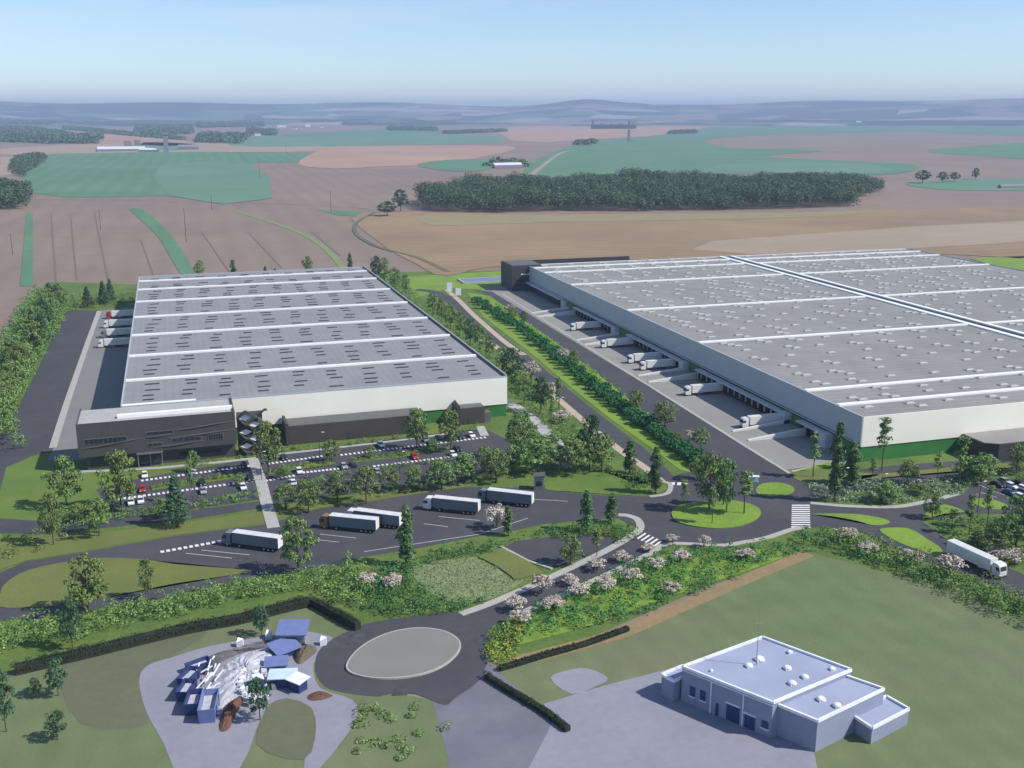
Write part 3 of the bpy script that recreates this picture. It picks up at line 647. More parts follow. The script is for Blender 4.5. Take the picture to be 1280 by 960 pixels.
# north office cube of B
t = empty("office_block", "charcoal cube office with pale emblem at the right-hand warehouse's far corner", "office building", (188.5, 628, 0), 0)
MB().box(0, 0, .02, 19.5, 24, 16.2).build("wall", M['officeB'], t); MB().box(.4, .4, 16.2, 19.1, 23.6, 16.3).build("roof", M['ledge'], t)
MB().box(0, 24.1, .05, 90, 25.2, 15.8).build("rear_screen", M['officeB'], t)
for z in (3.0, 6.2): MB().box(2, -.12, z, 17, -.003, z+1.2).build("window", M['glass'], t)
MB().box(6, -.15, 10.2, 9.6, -.003, 10.9).box(10, -.15, 10.3, 12, -.003, 10.8).box(11.2, -.15, 10.81, 12, -.003, 12).build("emblem", M['strip'], t)
MB().box(3, -.6, 4.9, 16, -.003, 5.2).build("ledge", M['ledge'], t)
# south annex of B
t = empty("office_annex", "dark flat-roofed annex against the green base of the right-hand warehouse", "outbuilding", (239, 262.5, 0), 0)
MB().prism([(0,2.5),(4,0),(75,0),(75,12.9),(0,12.9)], 0, 6.2).build("wall", M['officeB'], t)
MB().prism([(.4,2.9),(4.2,.4),(74.6,.4),(74.6,12.8),(.4,12.8)], 6.2, 6.32).build("roof", M['concrete'], t)
MB().box(20, -.12, 1.2, 60, -.003, 3.4).build("window", M['glass'], t); MB().box(9, -.12, 0, 10.6, -.003, 2.4).build("door", M['ledge'], t)

# ------------------------------------------------------------------ lilac building at the bottom right
def wp(px, z): return [G(x, y, z)[:2] for x, y in px]
C = empty("flat_roofed_building", "lilac flat-roofed building with white-edged parapets at the bottom of the picture", "building", (0, 0, 0), 0)
mainp = wp([(853,835),(953,798),(1064,839),(966,880)], 7.0)
front_ext = wp([(966,880),(1050,844),(1105,863),(1022,903)], 6.0)
side = wp([(827,846),(853,835),(868,842),(842,854)], 4.0)
def block(poly, h, nm):
    c = MB().prism(poly, 0, h).build("wall", M['cwall'], C)
    cx = sum(p[0] for p in poly)/4; cy = sum(p[1] for p in poly)/4
    ins = [(cx+(x-cx)*.97, cy+(y-cy)*.97) for x, y in poly]
    MB().prism(ins, h, h+.12).build("roof", M['croof'], C)
    for i in range(4): MB().wall(poly[i], poly[(i+1)%4], .42, h, h+.55).build("parapet", M['ctrim'], C)
block(mainp, 7.0, 0); block(front_ext, 6.0, 1); block(side, 4.2, 2)
low = wp([(1060,892),(1108,872),(1136,888),(1090,912)], 3.0); block(low, 3.0, 3)
for px, py, z, r in ((949,826,7,1.25),(936,834,7,1.0),(984,837,7,.95),(1006,848,7,.9),(990,856,7,1.0),(987,817,7,.7),(1040,838,7,.75),(1026,876,6,1.05),(1046,884,6,1.0),(889,840,7,.4)):
    x, y, _ = G(px, py, z); r *= .8; MB().box(x-r*.8, y-r*.8, z+.12, x+r*.8, y+r*.8, z+.4).dome((x, y, z+.41), r, r, r*.55).build("roof_dome", M['ctrim'], C)
a, b = np.array(mainp[0]), np.array(mainp[3]); ex = np.array(front_ext[3]); 
dv = (b-a)/np.linalg.norm(b-a); nv = np.array([dv[1], -dv[0]]); 
if nv @ (a - np.array(mainp[1])) < 0: nv = -nv
def cwin(t0, t1, z0, z1, nm, m_, depth=.14):
    L_ = np.linalg.norm(b-a); p = a+dv*L_*t0; q = a+dv*L_*t1; p2, q2 = p+nv*depth, q+nv*depth
    poly = [tuple(p+nv*.004), tuple(q+nv*.004), tuple(q2), tuple(p2)]
    return MB().prism(poly, z0, z1).build(nm, m_, C)
cwin(.52, .66, .2, 3.6, "garage_door", M['navy']); cwin(.72, .83, .2, 3.0, "garage_door", M['navy']); cwin(.40, .43, 0, 2.6, "door", M['navy'])
for q_ in ((.51,.67,3.62,3.85),(.71,.84,3.02,3.25),(.09,.17,1.8,1.98),(.21,.29,1.8,1.98),(.89,.98,1.4,1.58)): cwin(*q_, "sill", M['ctrim'], .3)
cwin(0, 1, 6.55, 6.75, "cornice", M['ctrim'], .12); cwin(.335, .345, 0, 6.5, "downpipe", M['ctrim'], .16); cwin(.69, .70, 0, 6.5, "downpipe", M['ctrim'], .16)
cwin(.10, .16, 2.0, 4.0, "window", M['navy']); cwin(.22, .28, 2.0, 4.0, "window", M['navy']); cwin(.90, .97, 1.6, 3.0, "window", M['navy'])
x, y, _ = G(949, 826, 7)
t = MB().tube((x-1.5, y-1.5, 7.1), (x-1.5, y-1.5, 20), .09, .04).tube((x-2.3, y-1.5, 16), (x-.7, y-1.5, 16), .04).build("mast", M['steel'], C)
# rail and drums left of it
t = empty("bicycle_rack", "dark upright posts and bins beside the lilac building's left wall", "rack", (0, 0, 0), 0)
for k in range(6):
    x, y, _ = G(848+k*4, 872+k*2); MB().tube((x, y, 0), (x, y, 1.6+.5*(k % 2)), .22, .22).build("post", M['navy'], t)
x, y, _ = G(848, 872); x2, y2, _ = G(868, 882); MB().tube((x, y, 1.5), (x2, y2, 1.5), .07).build("rail", M['navy'], t)

# ------------------------------------------------------------------ works yard at the bottom left
def shed(px, py, wd, dp, h0, h1, rz, roofm, wallm, label, name="shed", over=.5):
    x, y, _ = G(px, py); t = empty(name, label, "shed", (x, y, 0), rz)
    MB().prism([(-wd/2,-dp/2),(wd/2,-dp/2),(wd/2,dp/2),(-wd/2,dp/2)], 0, [h0,h0,h1,h1]).build("wall", wallm, t)
    o = over; k = (h1-h0)/dp*o
    mb = MB(); mb.add([(-wd/2-o,-dp/2-o,h0-k+.02),(wd/2+o,-dp/2-o,h0-k+.02),(wd/2+o,dp/2+o,h1+k+.02),(-wd/2-o,dp/2+o,h1+k+.02)] + [(-wd/2-o,-dp/2-o,h0-k+.2),(wd/2+o,-dp/2-o,h0-k+.2),(wd/2+o,dp/2+o,h1+k+.2),(-wd/2-o,dp/2+o,h1+k+.2)],
           [(3,2,1,0),(4,5,6,7),(0,1,5,4),(1,2,6,5),(2,3,7,6),(3,0,4,7)]); mb.build("roof", roofm, t)
    MB().box(-wd/5, -dp/2-.08, 0, wd/5, -dp/2-.004, min(2.2, h0*.8)).build("door", M['navy'], t); return t
shed(367, 803, 5.6, 3.8, 2.9, 3.9, R(-16), M['bluem'], M['hard'], "tall blue open-fronted shed standing on the grass above the works yard")
shed(346, 840, 3.8, 2.8, 2.2, 2.4, R(-8), M['bluem'], M['bluem'], "small blue flat-roofed cabin in the works yard")
shed(356, 816, 5.0, 4.0, 1.3, 1.9, R(25), M['bluem'], M['navy'], "low blue skewed shelter just below the tall blue shed", name="shelter")
shed(354, 856, 4.6, 2.6, 2.2, 2.4, R(-12), M['ice'], M['navy'], "dark cabin with ice-white roof in the works yard", name="cabin")
shed(373, 862, 2.8, 2.2, 2.3, 2.5, R(-50), M['ctrim'], M['navy'], "little white-topped kiosk at the right edge of the works yard", name="kiosk")
def skip(px, py, l, wd, h, rz, label, m_):
    x, y, _ = G(px, py); t = empty("skip_container", label, "container", (x, y, .08), rz, "blue containers along the works yard bank")
    mb = MB(); L2, W2 = l/2, wd/2
    mb.add([(-L2+.4,-W2+.2,0),(L2-.4,-W2+.2,0),(L2-.4,W2-.2,0),(-L2+.4,W2-.2,0),(-L2,-W2,h),(L2,-W2,h),(L2,W2,h),(-L2,W2,h),(-L2+.2,-W2+.2,h),(L2-.2,-W2+.2,h),(L2-.2,W2-.2,h),(-L2+.2,W2-.2,h),(-L2+.5,-W2+.4,h*.55),(L2-.5,-W2+.4,h*.55),(L2-.5,W2-.4,h*.55),(-L2+.5,W2-.4,h*.55)],
           [(0,1,5,4),(1,2,6,5),(2,3,7,6),(3,0,4,7),(4,5,9,8),(5,6,10,9),(6,7,11,10),(7,4,8,11),(8,9,13,12),(9,10,14,13),(10,11,15,14),(11,8,12,15)])
    mb.build("shell", m_, t); MB().box(-L2+.5, -W2+.4, h*.5, L2-.5, W2-.4, h*.62).build("load", M['rubble'], t)
    for sx in (-L2*.5, L2*.5): MB().box(sx-.08, -W2-.08, .3, sx+.08, -W2+.02, h*.9).build("rib", M['navy'], t)
skip(249, 838, 5.0, 2.6, 1.9, R(25), "topmost blue skip container on the works yard bank", M['navy'])
skip(237, 853, 5.2, 2.6, 2.1, R(60), "second blue skip container down the works yard bank", M['navy'])
skip(234, 870, 5.2, 2.7, 2.3, R(70), "third blue skip container down the works yard bank", M['navy'])
skip(243, 886, 5.6, 2.8, 2.6, R(80), "lowest small navy skip container beside the tipper body", M['navy'])
skip(262, 892, 7.5, 3.2, 3.0, R(82), "longest navy skip container at the foot of the works yard bank", M['bluem'])
def mound(name, px, h, m_, label, cat="mound", sm=4):
    pts = smooth(gp(px), sm); cx = sum(p[0] for p in pts)/len(pts); cy = sum(p[1] for p in pts)/len(pts); n = len(pts); vs = []; rings = 7
    for r_ in range(rings):
        t = r_/rings
        for i, (x, y) in enumerate(pts):
            jit = (rnd.random()-.5)*.35*h*(.3 + t) if r_ else 0
            vs.append((cx+(x-cx)*(1-t), cy+(y-cy)*(1-t), max(.05, h*(1-(1-t)**2.2)+jit*(r_ > 0))))
    vs.append((cx, cy, h)); fs = [(r_*n+i, r_*n+(i+1)%n, (r_+1)*n+(i+1)%n, (r_+1)*n+i) for r_ in range(rings-1) for i in range(n)] + [((rings-1)*n+i, (rings-1)*n+(i+1)%n, rings*n) for i in range(n)]
    a = sum(pts[i][0]*pts[(i+1)%n][1]-pts[(i+1)%n][0]*pts[i][1] for i in range(n))
    if a < 0: fs = [f[::-1] for f in fs]
    o = MB().add(vs, fs).build(name, m_); return tag(o, label, cat)
mound("rubble_mound", [(270,838),(290,822),(320,812),(348,812),(352,830),(338,850),(330,872),(300,880),(270,885),(262,862)], 1.8, M['rubble'], "broad white rubble heap in the middle of the works yard")
mound("spoil_bank", [(246,830),(262,822),(300,812),(336,800),(340,808),(300,818),(270,832),(262,845),(248,842)], 1.5, M['spoil'], "dark curved spoil bank along the top of the works yard")
mound("earth_mound", [(366,822),(376,813),(392,808),(396,814),(388,822),(374,831)], 1.8, M['brownmound'], "olive-brown earth mound beside the turning circle")
mound("rust_mound", [(276,896),(285,880),(297,873),(305,871),(304,878),(296,892),(286,912),(274,914)], 1.5, M['rust'], "rust-brown earth mound at the bottom of the works yard")
mound("debris_strip", [(384,870),(398,864),(412,867),(416,871),(400,876),(386,876)], .5, M['rust'], "low reddish debris heap touching the turning circle's left edge")
x, y, _ = G(345, 862)
# wheel loader
t = empty("wheel_loader", "dark navy wheel loader parked among the blue cabins", "loader", (x-3.5, y+.5, .08), R(10))
MB().box(-1.8, -1.0, .8, 1.4, 1.0, 1.8).build("body", M['navy'], t); c_ = MB().prism([(-.7,-.8),(.7,-.8),(.7,.8),(-.7,.8)], 1.8, 3.1).build("cab", M['glass'], t)
MB().box(-.8, -.9, 3.1, .8, .9, 3.22).build("roof", M['ctrim'], c_)
for sx in (-1.1, 1.2):
    for sy in (-1.15, 1.15): MB().tube((sx, sy-.2, .7), (sx, sy+.2, .7), .7, n=14).build("wheel", M['tyre'], t)
MB().tube((1.2, -.5, 1.4), (2.6, -.5, .7), .12).tube((1.2, .5, 1.4), (2.6, .5, .7), .12).build("arm", M['navy'], t)
MB().add([(2.5,-1.2,.1),(3.5,-1.2,.1),(3.2,-1.2,1.1),(2.5,-1.2,1.1),(2.5,1.2,.1),(3.5,1.2,.1),(3.2,1.2,1.1),(2.5,1.2,1.1)], [(0,1,2,3),(7,6,5,4),(0,4,5,1),(0,3,7,4),(3,2,6,7)]).build("bucket", M['steel'], t)
# loose pale slabs, planks
SL = [("white angular stone block at the right end of the dark spoil bank", 336, 798), ("white upright slab beside the turning circle's left edge", 404, 806), ("white slab at the middle of the dark spoil bank", 300, 808),
      ("large white stone at the foot of the dark bushy tree", 314, 882)]
for lb, px, py in SL:
    x, y, _ = G(px, py); mb = MB().prism([(x-.7,y-.5),(x+.6,y-.6),(x+.8,y+.4),(x-.3,y+.6)], .05, [1.3, 1.7, 1.5, 1.9]); tag(mb.build("stone_block", M['ctrim']), lb, "stone", "white stone blocks of the works yard")
for k in range(22):
    px, py = rnd.uniform(243, 272), rnd.uniform(836, 884); x, y, _ = G(px, py); a_ = rnd.uniform(.2, 1.4); l = rnd.uniform(1.5, 3.5); z = rnd.uniform(1.2, 2.4)
    mb = MB().tube((x, y, z*.5), (x+l*math.cos(a_), y+l*math.sin(a_), z), .16, n=4); tag(mb.build("plank", M['ctrim']), "pale plank lying loose on the works yard scrap bank between the skips", "plank", "loose planks on the scrap bank")
for k in range(26):
    px, py = rnd.uniform(300, 336), rnd.uniform(836, 880); x, y, _ = G(px, py); r_ = rnd.uniform(.25, .6)
    mb = MB().prism([(x-r_,y-r_*.8),(x+r_,y-r_),(x+r_*.7,y+r_),(x-r_*.6,y+r_*.7)], 1.0, [1.5+r_, 1.9, 1.6+r_, 1.7]); tag(mb.build("rubble_stone", M['ctrim']), "white stone scattered on the right flank of the rubble heap", "stone", "stones on the rubble heap")

# ------------------------------------------------------------------ vehicles
MC = {}
def cached(key, fn, m):
    k = (key, m.name)
    if k not in MC: MC[k] = fn().mesh(key, m)
    return MC[k]
def wheel_mb(r, wd): return lambda: MB().tube((0, -wd/2, 0), (0, wd/2, 0), r, n=16)
def cab_mb():
    prof = [(0,.55),(0,1.0),(-.08,2.0),(.25,3.35),(.75,3.7),(2.25,3.75),(2.3,.55)]
    m_ = MB(); n = len(prof); vs = [(x,-1.24,z) for x, z in prof]+[(x,1.24,z) for x, z in prof]
    m_.add(vs, [tuple(range(n)), tuple(range(2*n-1,n-1,-1))]+[(i,i+n,(i+1)%n+n,(i+1)%n) for i in range(n)]); return m_
def truck(label, px, py, rz, cabm, bodym, group, z=.1, world=None, scale=1.0):
    """x axis from nose to tail; origin under the nose"""
    x, y = world if world else G(px, py)[:2]
    t = empty("articulated_truck", label, "truck", (x, y, z), rz, group); t.scale = (scale,)*3
    cab = link("cab", cached("cab", cab_mb, cabm), t)
    link("windscreen", cached("windscreen", lambda: MB().add([(-.10,-1.1,2.05),(-.10,1.1,2.05),(.17,1.05,3.1),(.17,-1.05,3.1)], [(3,2,1,0)]), M['glass']), cab)
    link("side_window", cached("side_window", lambda: MB().box(.35,-1.262,2.1,1.25,-1.245,2.95), M['glass']), cab)
    link("side_window", cached("side_window_b", lambda: MB().box(.35,1.245,2.1,1.25,1.262,2.95), M['glass']), cab)
    for s in (-1, 1):
        o = link("headlight", cached("headlight", lambda: MB().box(-.06,-.22,-.12,.05,.22,.12), M['lamp']), cab); o.location = (-.01, s*.9, .95)
        o = link("mirror", cached("mirror", lambda: MB().box(-.1,-.12,-.4,.1,.12,.4), M['chassis']), cab); o.location = (.15, s*1.42, 2.5)
    link("bumper", cached("bumper", lambda: MB().box(-.12,-1.2,.3,.5,1.2,.7), M['chassis']), t)
    link("chassis", cached("chassis", lambda: MB().box(.5,-.5,.75,16.0,.5,1.1).box(2.4,-1.1,.5,3.6,-.55,1.05).box(7.5,-1.2,.35,11.4,-1.12,1.1).box(7.5,1.12,.35,11.4,1.2,1.1), M['chassis']), t)
    bd = link("trailer_body", cached("trailer_body", lambda: MB().box(2.85,-1.27,1.12,16.3,1.27,3.95), bodym), t)
    link("trailer_roof", cached("trailer_roof", lambda: MB().box(2.83,-1.29,3.952,16.33,1.29,4.05), M['troof']), bd)
    link("rear_door", cached("rear_door", lambda: MB().box(16.302,-1.2,1.15,16.36,-.02,3.9).box(16.302,.02,1.15,16.36,1.2,3.9), M['trailer']), bd)
    for wx in (1.3, 4.9, 12.1, 13.4, 14.7):
        for s in (-1, 1):
            w_ = link("wheel", cached("wheel", wheel_mb(.5, .34), M['tyre']), t); w_.location = (wx, s*1.05, .5)
            r_ = link("rim", cached("rim", wheel_mb(.27, .05), M['rim']), w_); r_.location = (0, s*.18, 0)
    return t
def aim(p, q): a, b = G(*p), G(*q); return math.atan2(b[1]-a[1], b[0]-a[0])
g1 = "trucks standing in the truck park"
truck("grey-sided truck with grey cab, leftmost in the truck park", 282, 680, aim((282,680),(355,690)), M['cabg'], M['tshade'], g1)
truck("truck with ochre-brown cab in the truck park, overlapping a second trailer", 402, 659, aim((402,659),(472,666)), M['cabo'], M['tshade'], g1)
truck("truck in the truck park mostly hidden behind the ochre-cabbed one", 434, 652, aim((434,652),(503,661)), M['cabw'], M['tshade'], g1)
truck("truck with white cab just left of the rightmost one in the truck park", 531, 636, aim((531,636),(598,643)), M['cabw'], M['tshade'], g1)
truck("rightmost truck in the truck park, with dark grey cab", 599, 626, aim((599,626),(668,634)), M['cabg'], M['tshade'], g1)
x, y, _ = G(1251, 723)
truck("white truck driving on the access road at the right edge of the picture", 1253, 724, aim((1253,724),(1180,690)), M['cabw'], M['trailer'], None)
g2 = "trucks backed up to the docks of the right-hand warehouse"
tl = ["docked white truck farthest from the roundabout", "docked white truck second from the far end of the dock row", "docked white truck third from the far end of the dock row",
      "docked white truck fourth from the far end, close beside the third", "docked white truck between the twin-walled ramp and the long empty dock bay", "docked white truck nearest the roundabout"]
for lb, (px, py) in zip(tl, ((706,414),(740,436),(776,455),(788,464),(841,496),(907,537))):
    x, y, _ = G(px, py); truck(lb, 0, 0, 0, M['cabw'], M['trailer'], g2, .11, world=(182.2, y))
g3 = "trucks docked in the shaded yard of the left-hand warehouse"
tl = ["docked truck with a red cab in the yard left of the left-hand warehouse", "docked white truck next to the red-cabbed one", "docked grey-cabbed truck second from the front in the left yard", "docked white truck nearest the camera in the left yard"]
for lb, (px, py), m_ in zip(tl, ((128,399),(122,411),(117,423),(112,436)), (M['cabr'], M['cabw'], M['cabg'], M['cabw'])):
    x, y, _ = G(px, py); yl = (y-AY)/math.cos(ROT); q = atA(-W-17.2, y-AY+4); truck(lb, 0, 0, ROT, m_, M['trailer'], g3, .11, world=q[:2])

def carbody():
    prof = [(-2.2,.35),(-2.25,.75),(-1.9,.92),(-.95,1.0),(1.55,1.02),(2.15,.95),(2.25,.6),(2.2,.35)]; n = len(prof); m_ = MB()
    vs = [(x,-.88,z) for x, z in prof]+[(x,.88,z) for x, z in prof]
    return m_.add(vs, [tuple(range(n-1,-1,-1)), tuple(range(n,2*n))]+[((i+1)%n,(i+1)%n+n,i+n,i) for i in range(n)])
def cargl(): return MB().add([(-1.0,-.80,1.0),(-1.0,.80,1.0),(1.9,.80,1.0),(1.9,-.80,1.0),(-.3,-.64,1.42),(-.3,.64,1.42),(1.35,.64,1.42),(1.35,-.64,1.42)], [(0,4,5,1),(1,5,6,2),(2,6,7,3),(3,7,4,0),(4,7,6,5)])
def cartop(): return MB().box(-.3,-.66,1.422,1.35,.66,1.5)
def car(px, py, rz, m_, label, group):
    x, y, _ = G(px, py); t = empty("parked_car", label, "car", (x, y, .1), rz, group)
    bd = link("body", cached("car_body", carbody, m_), t); link("glasshouse", cached("glasshouse", cargl, M['glass']), bd); link("roof_panel", cached("roof_panel", cartop, m_), bd)
    for s in (-1, 1):
        o = link("headlight", cached("car_headlight", lambda: MB().box(-.05,-.2,-.08,.05,.2,.08), M['lamp']), t); o.location = (-2.22, s*.6, .7)
        for wx in (-1.35, 1.35):
            o = link("wheel", cached("car_wheel", wheel_mb(.34, .22), M['tyre']), t); o.location = (wx, s*.8, .34)
CM = dict(w=M['cabw'], k=M['cark'], s=M['cars'], r=M['cabr'], b=M['carb'])
CN = dict(w="white", k="black", s="silver", r="red", b="blue")
ORD = ["first","second","third","fourth","fifth","sixth","seventh","eighth","ninth","tenth","eleventh","twelfth","thirteenth","fourteenth","fifteenth","sixteenth","seventeenth","eighteenth","nineteenth","twentieth",
       "twenty-first","twenty-second","twenty-third","twenty-fourth","twenty-fifth","twenty-sixth","twenty-seventh","twenty-eighth","twenty-ninth","thirtieth"]
th = aim((260,590),(555,554)) + R(90)
rowsC = {
 "in the upper parking row left of the footway": [(181,596,'w'),(240,592,'s'),(305,584,'k')],
 "in the upper parking row right of the footway": [(355,574,'k'),(476,558,'w'),(531,551,'s'),(549,549,'k'),(575,548,'k'),(589,546,'w')],
 "in the middle parking row left of the footway": [(178,614,'r'),(253,606,'k'),(254,616,'s'),(304,611,'w'),(313,600,'k')],
 "in the middle parking row right of the footway": [(374,591,'w'),(366,605,'w'),(430,585,'s'),(441,583,'k'),(471,591,'s'),(518,573,'r'),(566,570,'w'),(572,563,'k')],
 "in the lower parking row near the left trees": [(164,630,'w'),(176,628,'w')],
 "in the row beside the right-hand trees of the car park": [(632,572,'k'),(640,577,'s')],
 "in the right-edge car park": [(1247,608,'k'),(1256,604,'s'),(1264,610,'w'),(1272,606,'k'),(1279,613,'w'),(1262,618,'b'),(1272,622,'w')],
}
for where, lst in rowsC.items():
    for c_ in set(q[2] for q in lst):
        same = sorted([q for q in lst if q[2] == c_])
        for i, (px, py, _) in enumerate(same):
            lb = f"{CN[c_]} car {where}" if len(same) == 1 else f"{ORD[i]} {CN[c_]} car from the left {where}"
            car(px, py, th + (R(180) if (px*7) % 3 == 0 else 0), CM[c_], lb, "cars standing in the car parks")

# ------------------------------------------------------------------ trees
def crown_round(seed, n=58, per=44):
    r = random.Random(seed); cen, rad = [], []
    for i in range(n):
        t = r.random(); z = .26 + .74*t; prof = math.sin(math.pi*min(1, (t*.86+.14)))**.6
        a = r.uniform(0, 6.283); q = prof*.40*math.sqrt(r.random())*1.05
        cen.append((q*math.cos(a)*10, q*math.sin(a)*10, z*9.1)); s = r.uniform(.7, 1.25); rad.append((s, s, s*.8))
    return leafmesh("crown", cen, rad, per, .5, LF['round'])
def crown_dark(seed):
    me = crown_round(seed); me.materials.clear(); me.materials.append(LF['dark']); return me
def crown_col(seed, m_=None):
    r = random.Random(seed); cen, rad = [], []
    for i in range(46):
        t = i/45; z = .12+.86*t; q = (.9*math.sin(math.pi*min(1, t*.8+.16))**.7)*r.uniform(.2, 1); a = r.uniform(0, 6.283)
        cen.append((q*math.cos(a), q*math.sin(a), z*9.6)); s = r.uniform(.5, .85)*(1.05-.45*t); rad.append((s, s, s*1.3))
    return leafmesh("crown", cen, rad, 40, .42, m_ or LF['col'])
def crown_con(seed):
    r = random.Random(seed); cen, rad = [], []
    for i in range(70):
        t = i/69; z = .08+.9*t; R_ = 2.1*(1-t)**.85+.1; a = i*2.4+r.random(); q = R_*r.uniform(.45, 1)
        cen.append((q*math.cos(a), q*math.sin(a), z*9.6)); s = .35+.5*(1-t); rad.append((s, s, s*.55))
    return leafmesh("crown", cen, rad, 30, .42, LF['dark'])
def crown_slim(seed):
    r = random.Random(seed); cen, rad = [], []
    for i in range(26):
        t = r.random(); z = .45+.53*t; q = 1.1*(1-t*.5)*r.uniform(.1, 1); a = r.uniform(0, 6.283)
        cen.append((q*math.cos(a), q*math.sin(a), z*9.8)); s = r.uniform(.4, .75); rad.append((s, s, s*.8))
    return leafmesh("crown", cen, rad, 34, .36, LF['round'])
def crown_flower(seed):
    r = random.Random(seed); cen, rad = [], []
    for i in range(34):
        u = r.random(); a = r.uniform(0, 6.283); q = 3.6*math.sqrt(r.random())
        cen.append((q*math.cos(a), q*math.sin(a), 1.2+6.4*math.sqrt(max(0, 1-(q/4.4)**2))*r.uniform(.5, 1))); s = r.uniform(.8, 1.3); rad.append((s, s, s*.8))
    return leafmesh("crown", cen, rad, 30, .6, LF['flower'])
def trunk_mesh(kind, seed):
    r = random.Random(seed); mb = MB(); hh = {'r': 6.5, 'd': 6.5, 'c': 8.5, 'k': 9.0, 's': 9.2, 'f': 3.5}[kind]; rr = {'r': .24, 'd': .24, 'c': .18, 'k': .2, 's': .11, 'f': .3}[kind]
    mb.tube((0, 0, -.1), (.05, 0, hh*.45), rr, rr*.7); mb.tube((.05, 0, hh*.45), (0, .08, hh), rr*.7, rr*.25)
    for i in range(9 if kind in 'rdf' else 5):
        a = i*2.4; z = hh*(.38+.06*i); l = {'r': 2.6, 'd': 2.6, 'f': 2.2}.get(kind, .8)
        mb.tube((0, 0, z), (l*math.cos(a), l*math.sin(a), z+l*.9), rr*.42, rr*.12, 5)
    return mb.mesh("trunk", M['bark'])
CRN = {'r': [crown_round(i) for i in range(4)], 'd': [crown_dark(i+20) for i in range(2)], 'c': [crown_col(i) for i in range(3)], 'k': [crown_con(i) for i in range(2)],
       's': [crown_slim(i) for i in range(3)], 'f': [crown_flower(i) for i in range(3)]}
TRK = {k: trunk_mesh(k, 1) for k in CRN}
WID = {'r': 9.0, 'd': 9.0, 'c': 3.0, 'k': 4.8, 's': 3.2, 'f': 9.0}   # nominal width of the 10 m models
KN = {'r': ("deciduous_tree", "round leafy tree"), 'd': ("deciduous_tree", "dark leafy tree"), 'c': ("columnar_tree", "narrow columnar tree"), 'k': ("conifer_tree", "pointed conifer"), 's': ("slender_tree", "slender bare-stemmed tree"), 'f': ("blossom_tree", "blossoming shrub")}
tcount = [0]
def tree(kind, bx, by, ty, wpx, label, group=None):
    x, y, _ = G(bx, by); h = height_at(bx, by, ty); wd = wpx*m_per_px(bx, by); i = tcount[0]; tcount[0] += 1
    t = empty(KN[kind][0], label, "tree" if kind != 'f' else "flowering shrub", (x, y, .05), (i*1.7) % 6.28, group)
    s = wd/WID[kind]*(1.3 if kind == "f" else 1.08); zs = h/10.0*(1.3 if kind == "f" else 1); t.scale = (s, s, zs)
    link("trunk", TRK[kind], t); link("crown", CRN[kind][i % len(CRN[kind])], t)
def trees(where, group, lst):
    for k in sorted(set(q[0] for q in lst)):
        same = sorted([q for q in lst if q[0] == k], key=lambda q: q[1])
        for i, q in enumerate(same):
            lb = f"{KN[k][1]} {where}" if len(same) == 1 else f"{ORD[i]} {KN[k][1]} from the left {where}"
            tree(*q, lb, group)
trees("on the lawn below the dark office block", "trees below the office block", [('r',84,634,567,42),('r',152,638,560,46),('k',222,658,592,34),('r',67,681,612,28),('r',124,670,622,34),('r',99,652,628,24),('s',241,630,568,10),('r',203,648,622,24)])
trees("beside the oval lawn at lower left", "trees by the oval lawn", [('r',112,768,690,50),('d',91,812,742,26),('r',185,749,696,20)])
trees("at the lower edge of the truck park", "trees edging the truck park", [('r',373,716,643,44),('c',508,707,630,26),('c',635,670,632,16),('f',621,660,632,28),('c',733,664,612,20),('c',764,654,616,20)])
trees("in front of the paved basin", "trees by the paved basin", [('r',713,706,666,30),('s',746,696,660,18)])
trees("in the strip between car park and truck park", "trees between car park and truck park",
      [('r',357,637,603,30),('r',386,641,598,30),('r',422,628,588,32),('r',458,630,581,34),('r',487,614,584,28),('r',520,613,581,32),('r',552,612,574,36),('r',582,603,565,36),('r',620,602,560,38),('r',606,592,556,26),('r',400,612,596,22)])
trees("standing among the parking rows", "trees in the car park", [('r',336,592,523,36),('r',415,577,549,24),('r',521,563,507,30),('r',563,563,510,30),('r',355,598,580,20),('r',541,566,546,18),('r',463,572,556,16),('r',300,606,592,16),('r',243,590,562,16)])
trees("in the copse left of the triangular lawn", "copse left of the triangular lawn", [('r',652,572,512,40),('r',672,592,544,46),('r',640,590,555,30),('r',720,591,545,46),('d',737,587,512,30),('r',752,588,540,34),('c',787,592,550,20),('c',819,617,558,22),('r',700,583,556,30),('r',690,560,538,22)])
trees("along the footway right of the left-hand warehouse", "trees right of the left-hand warehouse",
      [('d',470,352,317,14),('r',481,356,320,16),('r',494,362,333,16),('r',507,368,342,12),('r',541,395,365,16),('r',552,402,371,14),('r',563,411,378,18),('r',575,420,388,16),('d',588,432,395,20),('r',600,440,404,16),
       ('r',612,448,418,14),('d',640,480,430,30),('r',628,462,432,18),('f',664,478,452,22),('d',676,516,468,26),('f',684,500,478,22),('r',655,506,470,24),('s',698,522,470,12),('s',689,536,486,12),('f',703,528,512,22),('r',648,488,462,22)])
trees("on the hedged strip beside the central road", "trees on the hedged strip", [('r',794,516,485,20),('r',831,535,500,32),('r',876,562,534,24),('r',718,462,436,16),('f',703,450,436,16),('r',640,400,382,14),('f',862,552,538,14),('r',655,406,388,12),('f',637,392,380,12),('r',846,560,540,16)])
trees("on or beside the roundabout island", "trees on the roundabout", [('s',854,641,598,14),('r',886,638,562,38),('s',890,655,608,16),('s',904,632,574,26),('r',908,642,572,28),('s',930,643,588,26),('r',872,600,572,24)])
